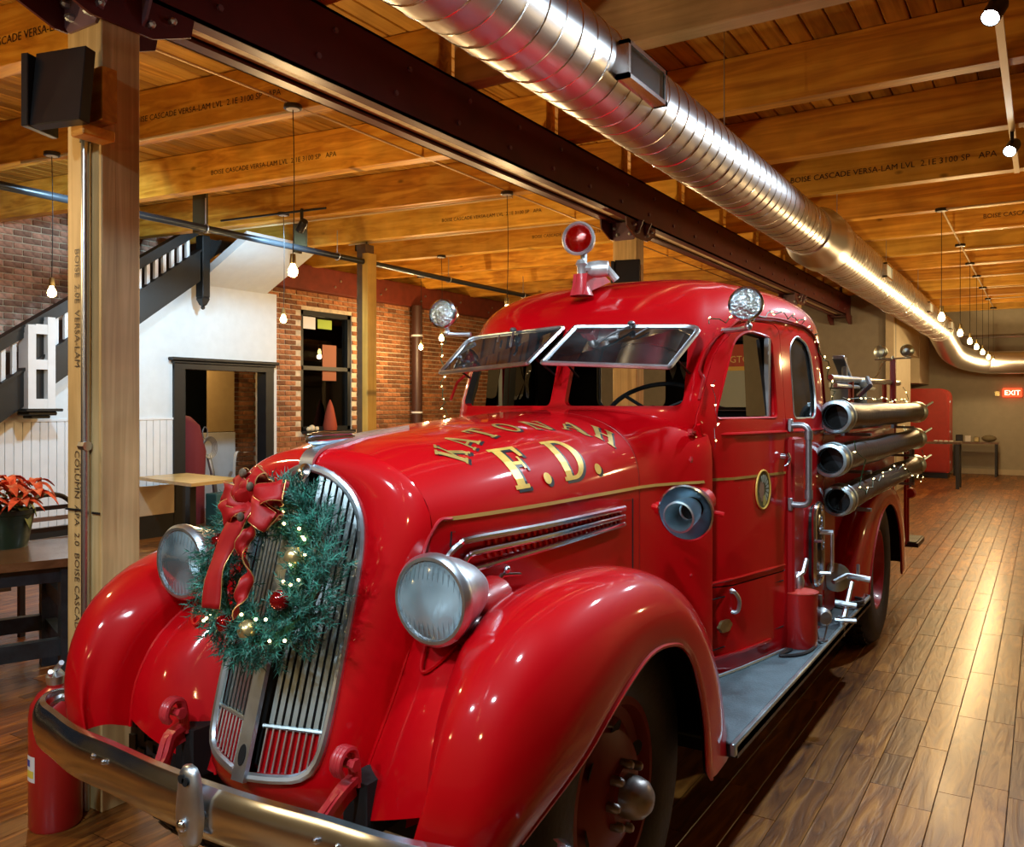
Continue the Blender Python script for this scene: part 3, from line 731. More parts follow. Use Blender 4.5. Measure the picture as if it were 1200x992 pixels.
for y in (-1.2, 2.2, 5.2, 8.6, 11.6, 14.8, 18.2): b.tube([(DX - 0.02, y, DZ + 0.19), (DX - 0.02, y, ZJ + JH)], 0.004, 5)
b.obj('hanger_wires', conduit_m, du)

# ---- pendants
PEND = 'bare bulb pendants'
def pendant(x, y, zc, zb, label, cord_bend=0.0, watts=None):
    t = thing('pendant_lamp', label, 'lamp', (x, y, zb - 0.06), PEND)
    B().lathe([(0, 0), (0.06, 0), (0.062, -0.025), (0.055, -0.03), (0, -0.03)], (x, y, zc), n=16).obj('canopy', black, t, smooth=True)
    B().lathe([(0, -0.031), (0.045, -0.031), (0, -0.034)], (x, y, zc), n=16).obj('canopy_ring', white_w, t)
    n = 8; B().tube([(x + cord_bend * math.sin(PI * i / n), y, zc - 0.03 - (zc - 0.03 - zb - 0.09) * i / n) for i in range(n + 1)], 0.0035, 5).obj('cord', black, t)
    B().lathe([(0, 0.1), (0.018, 0.095), (0.022, 0.04), (0.02, 0.03), (0, 0.03)], (x, y, zb), n=12).obj('socket', brass, t, smooth=True)
    B().lathe([(0.013, 0.035), (0.016, 0.02), (0.030, -0.005), (0.034, -0.025), (0.028, -0.048), (0.012, -0.058), (0, -0.06)], (x, y, zb), n=14).obj('bulb', bulb_e, t, smooth=True)
    point_light('bulb_light', (x, y, zb - 0.1), watts or BULB_W, WARM, t, 0.035)
ZC = 3.6
for (x, y, lb) in ((-4.3, 4.1, 'bare bulb pendant hanging nearest the timber post, left of the truck'),
                   (-4.33, 6.85, 'bare bulb pendant with its bulb hidden behind the cab roof'),
                   (-4.35, 9.6, 'bare bulb pendant in the row behind the red beacon'),
                   (-6.75, 3.85, 'bare bulb pendant hanging in front of the stair brick wall'),
                   (-6.8, 6.35, 'bare bulb pendant at the white wall corner by the brick window'),
                   (-6.93, 9.3, 'upper bare bulb by the drain pipe and spotlight'),
                   (-8.3, 10.6, 'lower bare bulb by the drain pipe, just under the other')):
    pendant(x, y, ZC, 2.5, lb, 0.012, 75 if y > 9.2 and x < -6 else (24 if x < -6 else None))
rows = ['nearest', 'second', 'third', 'fourth', 'fifth', 'sixth', 'last and farthest']
for i, y in enumerate((9.8, 12.1, 13.75, 15.15, 16.7, 18.5, 20.3)):
    pendant(-0.9, y, ZC, 2.5, '%s bare bulb pendant of the row beside the duct' % rows[i], 0.0, 40)
# pendants of the room behind the camera; unseen right one added to brighten joists
for (x, y, lb) in ((-4.3, 1.2, 'bare bulb pendant over the truck nose aisle, out of the frame'), (-0.9, -2.2, 'bare bulb pendant behind the camera position'), (-4.3, -2.2, 'bare bulb pendant behind the camera at the left'), (2.4, 9.0, 'unseen bulb pendant added at the right wall side to brighten the joists')):
    pendant(x, y, ZC, 2.5, lb, 0, 28 if y < 0 else None)
pendant(-10.3, 8.0, 3.0, 2.4, 'hidden bulb pendant added to brighten the room behind the doorway', 0, 30)  # unseen lamp put in so the boards in the back room come up bright
# conduits between canopies
b = B(); b.tube([(-4.3, -4, ZC + 0.005), (-4.3, 4.1, ZC + 0.005), (-4.35, 9.6, ZC + 0.005), (-4.35, 16.5, ZC + 0.005)], 0.009, 8)
b.tube([(-4.36, 4.15, ZC - 0.015), (-7.2, 3.85, ZC - 0.015)], 0.011, 8); b.tube([(-4.36, 7.0, ZC - 0.015), (-8.3, 6.56, ZC - 0.015)], 0.011, 8); b.tube([(-4.36, 8.35, ZC - 0.015), (-7.4, 8.0, ZC - 0.015)], 0.011, 8)
b.top('ceiling_conduit', cond_tan, 'thin conduit linking the pendant canopies in the left bay', 'conduit', smooth=True)
b = B(); b.tube([(-0.9, 9.8, ZC), (-0.9, 20.3, ZC)], 0.012, 8)
for i, y in enumerate((9.82, 12.5, 13.8, 15.2, 16.8, 18.5)):
    b.tube([(-0.86, y - 0.05, ZC - 0.015), (4.1, y - 0.05, ZC - 0.015)], 0.011, 8)
    b.lathe([(0.018, -0.02), (0.018, 0.02)], (0.1, y - 0.05, ZC - 0.015), (1, 0, 0), 8)
b.top('ceiling_conduit', cond_tan, 'thin conduit branching from the row of pendants at the right', 'conduit', smooth=True)

# ---- track spots
def spot(p, target, label, watts, tid=None, size=1.5, e=True):
    t = thing('track_spot', label, 'spotlight', (p[0], p[1], p[2] - 0.08), 'track spots')
    d = (Vector(target) - Vector(p)).normalized(); c = Vector(p)
    B().box2((p[0] - 0.012, p[1] - 0.012, p[2] + 0.03), (p[0] + 0.012, p[1] + 0.012, ZJ)).obj('stem', black, t)
    B().lathe([(0, -0.08), (0.035, -0.08), (0.045, -0.05), (0.045, 0.06), (0.04, 0.06), (0.038, 0.03)], c, d, 18).obj('head', black, t, smooth=True)
    B().lathe([(0, 0.04), (0.03, 0.036), (0.038, 0.03)], c, d, 18).obj('lens', spot_e, t, smooth=True)
    spot_light('spot_beam', c + d * 0.1, target, watts, (0.5, 0.78, 1.0) if p[0] < -5 else COOL, t, size, 0.7, 0.06)
spot((-0.2, 7.2, 3.45), (-1.3, 3.9, 0.8), 'track spot in view at the right edge over the aisle', SPOT_W)
spot((-0.2, 4.65, 3.45), (-1.2, 2.6, 0.9), 'track spot in view at the top right corner', SPOT_W)
spot((-0.9, 1.4, 3.45), (-1.5, 3.2, 0.9), 'track spot above the camera side of the truck, out of frame', SPOT_W * 0.9)
spot((-0.9, -0.6, 3.45), (-1.6, 1.7, 0.9), 'track spot before the truck nose, out of frame', SPOT_W * 1.0)
spot((-2.4, -1.4, 3.45), (-2.2, 1.6, 0.9), 'track spot before the bumper, out of frame', SPOT_W * 0.9)
spot((-6.5, 6.32, 3.42), (-8.6, 7.0, 2.0), 'small track spot under the left joists shining on the white wall', 270, size=2.0)
spot((-6.3, 4.02, 3.42), (-9.2, 5.2, 1.8), 'small track spot aimed at the stair wall', 190, size=2.0)
b = B(); b.box2((-0.22, -4, 3.565), (-0.18, 8.5, 3.60)); b.top('light_track', cond_tan, 'slim light track under the joists over the aisle', 'track')
b = B(); b.tube([(-6.2, 6.36, 3.58), (-7.6, 6.2, 3.58)], 0.012, 6); b.top('light_track', black, 'short black light track under the left bay joists', 'track')
# ================================================================== THE TRUCK
CX = -1.79
tr = thing('fire_engine', 'antique red fire engine with open windshields and gold hood lettering', 'fire truck', (CX, 4.3, 0))
def W(w_, y, z): return Vector((CX + w_, y, z))

# ---- hood
def hw(y): return interp([(1.83, .395), (2.0, .43), (2.32, .462), (3.0, .49), (3.12, .51), (3.22, .555), (3.30, .605), (3.38, .636)], y)
def hzt(y): return interp([(1.83, 1.455), (2.0, 1.485), (2.5, 1.525), (3.0, 1.553), (3.4, 1.575)], y)
def hn(y): return interp([(1.83, 2.15), (2.5, 2.45), (3.0, 2.9), (3.25, 3.6), (3.4, 4.6)], y)
ZS = 1.24
def taper(y): return interp([(1.83, .11), (2.35, 0.0)], y)
def hood_half(y, zb=.42, nt=22, ns=8, off=0.0):
    w_ = hw(y) + off; zt = hzt(y) + off; n = hn(y); P = []
    for i in range(ns):
        z = lerp(zb, ZS, i / ns); P.append((w_ - taper(y) * (ZS - z), z))
    for i in range(nt + 1):
        a = PI / 2 * i / nt
        P.append((w_ * max(math.cos(a), 0) ** (2 / n), ZS + (zt - ZS) * max(math.sin(a), 0) ** (2 / n)))
    P[-1] = (0, zt)
    return P
def full_row(half, y): return [W(-x, y, z) for x, z in half] + [W(x, y, z) for x, z in reversed(half[:-1])]
# nose: from the grille outline back to the first hood section
def grille_y(x, z): return 1.53 + (z - .6) * .292 + .058 * (abs(x) / .21)
def outline(n=40):
    key = [(0, .605), (.09, .607), (.165, .62), (.20, .66), (.212, .76), (.214, .95), (.213, 1.12), (.208, 1.20), (.190, 1.27), (.15, 1.33), (.09, 1.375), (.04, 1.395), (0, 1.402)]
    P = catmull([(x, 0, z) for x, z in key], 8); return [(p.x, p.z) for p in resample(P, n)]
OUT = outline(40)
def hood_sec_pts(y, n=40):
    bot = [(0, .40), (.1, .40), (.2, .405), (.26, .42)]
    h = hood_half(y, zb=.47); P = [Vector((x, 0, z)) for x, z in bot + h]
    # spread points so that corner matches corner
    full = resample(P, 200)
    d = [0]
    for a, b_ in zip(full, full[1:]): d.append(d[-1] + (b_ - a).length)
    def at_z(z0, start): 
        for i in range(start, 200):
            if full[i].z >= z0: return i
        return 199
    return full
HS = hood_sec_pts(1.83)
def param(poly, key_idx, n):
    out = []
    ks = key_idx
    seg = n // (len(ks) - 1)
    for a, b_ in zip(ks, ks[1:]):
        sub = resample(poly[a:b_ + 1], seg + 1); out += sub[:-1]
    out.append(Vector(poly[-1])); return out
OP = [Vector((x, 0, z)) for x, z in outline(200)]
def first(poly, f):
    for i, p in enumerate(poly):
        if f(p): return i
ka = [0, first(OP, lambda p: p.x > .19 and p.z > .64), first(OP, lambda p: p.z > 1.24), 199]
kb = [0, first(HS, lambda p: p.z > .50), first(HS, lambda p: p.z > 1.33), 199]
NA = param(OP, ka, 48); NB = param(HS, kb, 48)
rows = []
for k in range(15):
    t = k / 14; row = []
    h00 = 2 * t ** 3 - 3 * t * t + 1; h10 = t ** 3 - 2 * t * t + t; h01 = -2 * t ** 3 + 3 * t * t; h11 = t ** 3 - t * t
    for a, b_ in zip(NA, NB):
        A = Vector((a.x, grille_y(a.x, a.z), a.z)); Bp = Vector((b_.x, 1.83, b_.z)); dv = Bp - A
        T0 = Vector((dv.x * 1.5, dv.y * 0.15 - 0.02, dv.z * 1.35)); T1 = Vector((dv.x * 0.35, max(dv.y, .05) * 1.6, dv.z * 0.2))
        p = A * h00 + T0 * h10 + Bp * h01 + T1 * h11; row.append(p)
    rows.append(row)
b = B()
for s in (1, -1): b.grid([[W(s * p.x, p.y, p.z) for p in r] for r in rows], flip=(s < 0))
b.obj('grille_shell', red, tr, smooth=True, ang=180)
NOSE = rows
b = B(); b.grid([full_row(hood_half(y), y) for y in [1.83, 1.88, 1.95, 2.05, 2.2, 2.4, 2.6, 2.8, 2.99]])
b.obj('hood', red, tr, smooth=True, ang=180)
b = B(); b.grid([full_row(hood_half(y), y) for y in [3.0, 3.05, 3.1, 3.15, 3.2, 3.24, 3.28, 3.32, 3.36, 3.40]])
b.obj('cowl', red, tr, smooth=True, ang=180)
b = B(); b.tube([W(s * x, 2.995, z) if True else None for s in (1,) for x, z in hood_half(2.995, off=-.003)] , .004, 6)
b.tube([W(-x, 2.995, z) for x, z in hood_half(2.995, off=-.003)], .004, 6); b.obj('hood_seam', red_dark, tr, smooth=True)

# gold pin line along the beltline (flat paint a hair proud of the skin) + front curl
def ribbon_strip(pts, nrm, wd, mat, name, parent, th=.0012):
    b = B(); b.strip(pts, wd, th, nrm); return b.obj(name, mat, parent)
ZG = 1.268
def side_x(y, z=ZG):
    h = hood_half(y); best = min(h, key=lambda p: abs(p[1] - z))
    for (x0, z0), (x1, z1) in zip(h, h[1:]):
        if z0 <= z <= z1: return x0 + (x1 - x0) * (z - z0) / max(z1 - z0, 1e-6)
    return best[0]
for s in (1, -1):
    pts = [W(s * (side_x(y) + .003), y, ZG) for y in [1.87, 1.95, 2.05, 2.2, 2.35, 2.6, 2.8, 3.0, 3.1, 3.18, 3.26, 3.3, 3.34]]
    ribbon_strip(pts, [(s, 0, .3)] * len(pts), .011, gold_dull, 'gold_line', tr)
    def nose_x(y, z):
        return 0
    rw_ = [NOSE[k] for k in (13, 12, 11)]
    pk = sorted([p for p in NOSE[12] if 0.98 < p.z < 1.24 and p.x > .2], key=lambda p: -p.z)
    pts = [W(s * (side_x(1.90) + .003), 1.90, ZG), W(s * (side_x(1.85) + .004), 1.85, ZG - .006)] + [W(s * (p.x + .004), p.y, p.z) for p in pk if p.z < 1.2]
    pts = catmull([pts[0], pts[1]] + pts[2::3] + [pts[-1]], 5)
    b = B(); b.tube(pts, .005, 6); b.obj('seam_bead', pink, tr, smooth=True)

# chrome side trims with louvres between
for s in (1, -1):
    def sp(y, z, o=.012): return W(s * (side_x(y, z) + o), y, z)
    trims = [([(1.865, 1.10), (1.868, 1.135), (1.885, 1.17), (1.92, 1.195), (1.97, 1.205), (2.3, 1.205), (2.84, 1.205)], .0105),
             ([(1.945, 1.145), (1.96, 1.158), (2.0, 1.165), (2.3, 1.168), (2.84, 1.175)], .0085), ([(1.98, 1.118), (2.3, 1.132), (2.84, 1.147)], .0085)]
    tb = B()
    for P, r in trims:
        Q = catmull([sp(y, z) for y, z in P], 5); tb.tube(Q, r, 8); 
        tb.sphere(Q[-1], r * 1.05, 8)
    ct = tb.obj('chrome_side_trim', chrome, tr, smooth=True)
    lb = B()
    for j in range(26):
        y = 2.04 + j * .031
        for z in (1.187, 1.150): lb.box(sp(y, z + (y - 2) * .008, .004), (.012, .012, .022), rot=(0.5, 0, 0), bev=.002)
    lb.obj('louvres', red, tr, merge=False, kind='stuff')
    b = B(); c = sp(1.925, 1.083, .004); b.tube([c + Vector((0, .042 * math.cos(a), .042 * math.sin(a))) for a in [2 * PI * i / 20 for i in range(20)]], .006, 6, closed=True)
    b.tube([c + Vector((s * .008, .02 * math.cos(a), .012 * math.sin(a * 2))) for a in [2 * PI * i / 16 for i in range(16)]], .004, 5, closed=True); b.obj('emblem_ring', pink, tr, smooth=True)
    b = B(); c = sp(2.06, 1.06, .03)                                   # hood catch
    b.tube([sp(2.0, 1.02, .02), sp(2.03, 1.055, .03), sp(2.07, 1.09, .04), sp(2.13, 1.085, .055)], [.006, .01, .008, .005], 8); b.tube([sp(2.06, 1.07, .03), sp(2.065, 1.0, .035)], .007, 8); b.tube([sp(2.0, 1.03, .01), sp(2.02, 1.04, .05)], .009, 8); b.sphere(sp(2.08, 1.105, .045), .012, 8)
    b.obj('hood_catch', chrome, tr, smooth=True)
    b = B(); b.grid([[sp(y, z, .0025) for y in (1.90, 2.93)] for z in (1.232, 1.228)]); b.obj('panel_crease', red_dark, tr)
    for (y, z0, z1) in ((2.935, .6, 1.232), (1.90, .75, 1.232)):
        B().tube([sp(y, z0, .0), sp(y, z1, .0)], .003, 5).obj('panel_seam', hole_m, tr)

# ---- grille: chrome frame, centre strip, upright bars
b = B()
fr = [W(x, grille_y(x, z) - .004, z) for x, z in OUT] + [W(-x, grille_y(x, z) - .004, z) for x, z in reversed(OUT[1:-1])]
b.tube(fr, .0125, 8, closed=True); gf = b.obj('grille_frame', chrome_worn, tr, smooth=True)
b = B(); back = [[W(x, grille_y(x, z) + .045, z) for x in [-.21 + .042 * i for i in range(11)]] for z in [.6 + .1 * j for j in range(9)]]
b.grid([[W(x * f, grille_y(x, z) + .05, z) for x in [-.205 + .041 * i for i in range(11)]] for z, f in ((.61, .8), (.66, .98), (.8, 1), (1.0, 1), (1.2, 1), (1.28, .86), (1.34, .62), (1.39, .2))])
b.obj('radiator_core', hole_m, tr)
def out_z(x, top):
    zs = [z for (a, z), (c, z2) in zip(OUT, OUT[1:]) if (a - x) * (c - x) <= 0 for z in [lerp(z, z2, (x - a) / (c - a) if abs(c - a) > 1e-9 else 0)]]
    return (max(zs) if top else min(zs)) if zs else 1.0
def split_z(x): return .728
NBAR = 8
for s in (1, -1):
    for i in range(NBAR):
        x = .043 + i * .0212
        zt = out_z(x, True) - .01; zb = split_z(x)
        P = [Vector((s * x, grille_y(x, z) + .010, z)) for z in [lerp(zb, zt, k / 6) for k in range(7)]]
        B().strip([W(p.x, p.y, p.z) for p in P], .0138, .004, (s * .27, -1, 0)).obj('grille_bar', bar_m, tr)
    # lower crest: red field with fine chrome ribs
    b = B(); b.grid([[W(s * x, grille_y(x, z) + .012, lerp(out_z(x, False) + .005, split_z(x), z)) for x in [.03 + .019 * j for j in range(10)]] for z in (0, .5, 1)])
    b.bm.verts.ensure_lookup_table()
    for v in b.bm.verts: v.co.y = grille_y(v.co.x - CX, v.co.z) + .010
    b.obj('grille_base', red, tr)
    b = B(); Q = [(x, split_z(x)) for x in [.028 + .02 * j for j in range(10)]]
    b.tube([W(s * x, grille_y(x, z) + .0, z) for x, z in Q], .006, 6); b.obj('crest_band', bar_m, tr, smooth=True)
    for i in range(9):
        x = .040 + i * .0190
        z0 = out_z(x, False) + .012; z1 = split_z(x)
        B().tube([W(s * x, grille_y(x, z0) + .001, z0), W(s * x, grille_y(x, z1) + .001, z1)], .0032, 6).obj('crest_rib', chrome_worn, tr, smooth=True)
cs = [(z, grille_y(0, z) - .012) for z in [.595 + .08 * k for k in range(11)]]
b = B(); pts = [W(0, y, z) for z, y in cs]
b.strip(pts, [.046 - .010 * k / 10 for k in range(11)], .014, (0, -1, .29)); b.obj('grille_strip', chrome_worn, tr)
top = [p for p in [r[-1] for r in NOSE]]
pts = [W(0, p.y - .004, p.z + .004) for p in top] + [W(0, y, hzt(y) + .005) for y in (1.88, 1.95, 2.05, 2.14, 2.22)]
nn = []
for i in range(len(pts)):
    t = (pts[min(i + 1, len(pts) - 1)] - pts[max(i - 1, 0)]).normalized(); nn.append((0, -t.z, t.y))
wd = [.052] * (len(top)) + [.055, .05, .038, .022, .006]
b = B(); b.strip(pts, wd, .010, nn); b.obj('hood_strip', chrome_worn, tr)
b = B(); b.extrude_poly([W(.0125 * math.cos(a), grille_y(0, .66) - .0215 + .026 * .292 * math.sin(a), .66 + .026 * math.sin(a)) for a in [2 * PI * i / 18 for i in range(18)]], (0, .004, 0)); b.obj('crank_hole', hole_m, tr)
b = B(); b.lathe([(0, 0), (.024, 0), (.027, .008), (.014, .014), (0, .016)], W(0, 1.752, 1.385), (0, -1, .4), 18); b.obj('nose_medallion', chrome, tr, smooth=True)
# flying ornament on a short stem
b = B(); b.lathe([(0, -.095), (.010, -.092), (.019, -.075), (.022, -.04), (.019, .0), (.014, .055), (.015, .057), (.011, .058), (0, .058)], W(0.0, 1.87, 1.482), (.22, .97, 0.03), 18)
for dz in (.010, -.002): b.strip([W(-.020, 1.785, 1.482 + dz), W(.0, 1.85, 1.486 + dz), W(.013, 1.93, 1.488 + dz)], .034, .005, (0, 0, 1))
b.tube([W(.004, 1.88, 1.475), W(.002, 1.878, 1.462), W(.004, 1.88, 1.452)], [.013, .010, .018], 10)
b.obj('radiator_cap_ornament', chrome, tr, smooth=True)

# ---- front fenders
def liner(rows, ctr, name, parent, th=.010):
    n, m = len(rows), len(rows[0]); out = []
    for i in range(n):
        row = []
        for j in range(m):
            a = rows[min(i + 1, n - 1)][j] - rows[max(i - 1, 0)][j]; c = rows[i][min(j + 1, m - 1)] - rows[i][max(j - 1, 0)]
            nn_ = a.cross(c)
            if nn_.length > 1e-9: nn_.normalize()
            if nn_.dot(rows[i][j] - ctr) < 0: nn_ = -nn_
            row.append(rows[i][j] - nn_ * th)
        out.append(row)
    b = B(); b.grid(out); return b.obj(name, red_under, parent, smooth=True, ang=180)
FEN = [((1.47, .60), (1.63, .60), (.60, 1.53, .62), .80), ((1.475, .72), (1.70, .68), (.60, 1.55, .75), .845), ((1.51, .85), (1.80, .75), (.585, 1.62, .88), .875),
       ((1.585, .965), (1.90, .82), (.555, 1.75, .98), .89), ((1.72, 1.055), (2.02, .875), (.525, 1.88, 1.02), .895), ((1.9, 1.105), (2.14, .908), (.50, 2.0, 1.03), .895),
       ((2.1, 1.12), (2.26, .905), (.475, 2.15, 1.03), .895), ((2.3, 1.105), (2.385, .872), (.475, 2.3, 1.02), .895), ((2.5, 1.045), (2.475, .80), (.48, 2.5, .97), .895),
       ((2.68, .945), (2.535, .70), (.485, 2.68, .88), .895), ((2.82, .81), (2.575, .60), (.485, 2.82, .76), .895), ((2.92, .65), (2.595, .50), (.485, 2.92, .6), .895),
       ((2.98, .50), (2.605, .43), (.485, 2.98, .48), .895), ((3.01, .40), (2.64, .39), (.485, 3.01, .40), .895)]
def cat1(L_, n):   # smooth the station table
    out = []
    V = [Vector((a[0][0], a[0][1], a[1][0])) for a in L_]; V2 = [Vector((a[1][1], a[2][0], a[2][1])) for a in L_]; V3 = [Vector((a[2][2], a[3], 0)) for a in L_]
    for p, q, r in zip(catmull(V, n), catmull(V2, n), catmull(V3, n)): out.append(((p.x, p.y), (p.z, q.x), (q.y, q.z, r.x), r.y))
    return out
ST = cat1(FEN, 3)
def fender_row(stn, s):
    (cy, cz), (ly, lz), (iw, iy, iz), lw = stn
    rl = .07 if cy < 2.0 else 0
    P = ([(iw - .012, iy + rl, iz - .025)] if rl else [(iw - .005, iy, iz)]) + [(iw, iy, iz), (lerp(iw, .69, .45), lerp(iy, cy, .62), lerp(iz, cz, .62)), (lw - .19, cy, cz), (lw - .075, lerp(cy, ly, .10), lerp(cz, lz, .10)), (lw - .012, lerp(cy, ly, .45), lerp(cz, lz, .45)), (lw, lerp(cy, ly, .85), lerp(cz, lz, .85)), (lw - .004, ly, lz)]
    return [W(s * p.x, p.y, p.z) for p in catmull(P, 5)]
FROW = {}
for s in (1, -1):
    R = [fender_row(x, s) for x in ST]; FROW[s] = R
    b = B(); b.grid(R, flip=(s < 0)); o = b.obj('front_fender', red, tr, smooth=True, ang=180); liner([q[9:] for q in R[6:]], W(s * .55, 2.2, .45), 'fender_liner', o, .016)
    b = B(); b.tube([r[-1] for r in R], .007, 6); b.tube([r[0] for r in R[:12]], .006, 6); b.obj('fender_bead', red, o, smooth=True)
    # apron between shell and fender with the lamp cut-out bead
    sh = [(.355, 1.845, 1.07), (.345, 1.80, .93), (.325, 1.755, .80), (.29, 1.70, .64), (.265, 1.66, .50)]
    fe = [(.505, 1.97, 1.03), (.545, 1.83, .965), (.572, 1.69, .86), (.587, 1.62, .73), (.59, 1.60, .62)]
    SH = resample(catmull(sh, 4), 14); FE = resample(catmull(fe, 4), 14)
    rws = []
    for a, c in zip(SH, FE):
        rws.append([W(s * lerp(a.x, c.x, t), lerp(a.y, c.y, t) - .035 * math.sin(PI * t), lerp(a.z, c.z, t) + .01 * math.sin(PI * t)) for t in [k / 8 for k in range(9)]])
    b = B(); b.grid(rws, flip=(s > 0)); o2 = b.obj('apron', red, tr, smooth=True, ang=180)
    b = B(); b.tube([W(s * p.x, p.y - .004, p.z) for p in SH], .005, 6)
    b.tube(catmull([rws[1][3] + Vector((0, -.012, 0)), rws[3][3] + Vector((0, -.012, 0)), rws[5][4] + Vector((0, -.012, 0)), rws[4][6] + Vector((0, -.012, 0)), rws[2][7] + Vector((0, -.012, 0))], 5), .006, 6); b.obj('apron_bead', red, o2, smooth=True)
    b = B(); c = W(s * .335, 1.80, .985); b.tube([c, c + Vector((s * .035, -.02, .01))], .014, 8); b.tube([c + Vector((0, -.01, .0)), c + Vector((0.0, -.005, .16))], .004, 6); b.sphere(c + Vector((s * .04, -.02, .01)), .012, 8); b.obj('hood_latch', pink, tr, smooth=True)
    # bumper iron: rolled eye on the frame horn, arm curving down to the bumper
    cx = .33; ey, ez = 1.565, .70
    b = B()
    loop = [(ey + .035, ez - .07), (ey + .032, ez - .02), (ey + .022, ez + .022), (ey - .003, ez + .034), (ey - .026, ez + .022), (ey - .033, ez - .003), (ey - .022, ez - .024)]
    b.strip(catmull([W(s * cx, y, z) for y, z in loop], 4), .048, .012, (s * 0 + 0.0001, 0, 1)) if False else None
    for dx in (-.010, 0, .010): b.tube(catmull([W(s * (cx + dx), y, z) for y, z in loop], 4), .009, 8)
    b.tube([W(s * (cx - .03), ey, ez), W(s * (cx + .03), ey, ez)], .012, 8); b.lathe([(0, 0), (.016, 0), (.016, .012), (0, .012)], W(s * (cx + .026), ey, ez), (s, 0, 0), 6); b.lathe([(0, 0), (.016, 0), (.016, .012), (0, .012)], W(s * (cx - .026), ey, ez), (-s, 0, 0), 6)
    b.obj('spring_eye', pink, tr, smooth=True)
    arm = catmull([W(s * cx, ey + .03, ez - .05), W(s * (cx + .0), 1.55, .635), W(s * (cx - .02), 1.51, .585), W(s * (cx - .03), 1.465, .555), W(s * (cx - .035), 1.44, .55)], 4)
    b = B(); b.strip(arm, .034, .016, (0, -.4, 1)); b.strip([p + Vector((0, 0, -.02)) for p in arm], .012, .05, (0, -.4, 1)); b.tube([arm[-1] + Vector((-.03, 0.0, 0.01)), arm[-1] + Vector((.03, 0, 0.01))], .012, 8); b.obj('bumper_iron', pink, tr)
    b = B(); b.lathe([(0, 0), (.018, 0), (.018, .03), (.012, .04), (0, .04)], arm[-1] + Vector((-.02, .0, .012)), (0, .2, 1), 6); b.obj('bumper_bolt', chrome_worn, tr)
    # frame horn behind
    B().box2((CX + s * .33 - .04, 1.6, .5), (CX + s * .33 + .04, 7.4, .64)).obj('frame_rail', red_under, tr)

# ---- bumper
BP = [(0, 1.392), (.2, 1.396), (.4, 1.410), (.6, 1.418), (.78, 1.455), (.87, 1.475), (.925, 1.505), (.95, 1.545), (.94, 1.585), (.915, 1.605)]
half = catmull([(a, c, 0) for a, c in BP], 5)
pth = [Vector((-p.x, p.y, 0)) for p in reversed(half)] + [Vector(p) for p in half[1:]]
prof = [(-.078, .022), (-.074, .006), (-.05, -.008), (-.02, -.014), (.02, -.014), (.05, -.008), (.074, .006), (.078, .022), (.07, .020), (.045, .006), (0, 0.0), (-.045, .006), (-.07, .020)]
rws = []
for i, p in enumerate(pth):
    t = (pth[min(i + 1, len(pth) - 1)] - pth[max(i - 1, 0)]).normalized(); nrm = Vector((t.y, -t.x, 0))
    sc2 = 1.0 if abs(p.x) < .86 else max(.25, 1 - (abs(p.x) - .86) * 4 - max(0, p.y - 1.505) * 5)
    zc = .566 + .009 * min(1, abs(p.x) / .8)
    if abs(p.x) > .86: zc += .085 * (1 - sc2)
    rws.append([W(p.x, p.y, zc) + nrm * (-dd) * -1 * -1 + Vector((0, 0, dz * .92 * sc2)) for dz, dd in prof])
b = B(); V = b.grid(rws, close_u=True); b.cap(V[0]); b.cap(V[-1]); bo = b.obj('bumper', chrome, tr, smooth=True, ang=35)
b = B()
for s in (1, -1):
    b.sphere(W(s * .885, 1.482, .575), .015, 10, (1, .6, 1)); b.sphere(W(s * .40, 1.393, .60), .008, 8); b.sphere(W(s * .46, 1.40, .60), .008, 8)
b.obj('bumper_bolts', chrome, bo, smooth=True)
gy = 1.372
key = [(.692, .004), (.687, .021), (.672, .033), (.64, .040), (.60, .045), (.57, .048), (.54, .045), (.51, .037), (.494, .024), (.489, .004)]
rws = []
for z, hwid in key:
    rws.append([W(hwid * math.cos(a), gy - .024 * math.sin(a) ** .7 * (hwid / .04) ** .5, z) for a in [PI * k / 12 for k in range(13)]])
b = B(); b.grid(rws); b.cap([b.bm.verts.new(p) for p in rws[0]]); b.cap([b.bm.verts.new(p) for p in rws[-1]]); bg = b.obj('bumper_guard', chrome_worn, bo, smooth=True, ang=60)
b = B(); b.lathe([(0, 0), (.011, 0), (.011, .004), (0, .004)], W(-.006, gy - .024, .662), (0, -1, 0), 10); b.lathe([(0, 0), (.011, 0), (.011, .004), (0, .004)], W(.008, gy - .024, .658), (0, -1, 0), 10); b.obj('guard_hole', hole_m, bo)
b = B(); b.sphere(W(0, gy - .03, .55), .017, 10, (1, .7, 1)); b.obj('guard_bolt', chrome, bo, smooth=True)

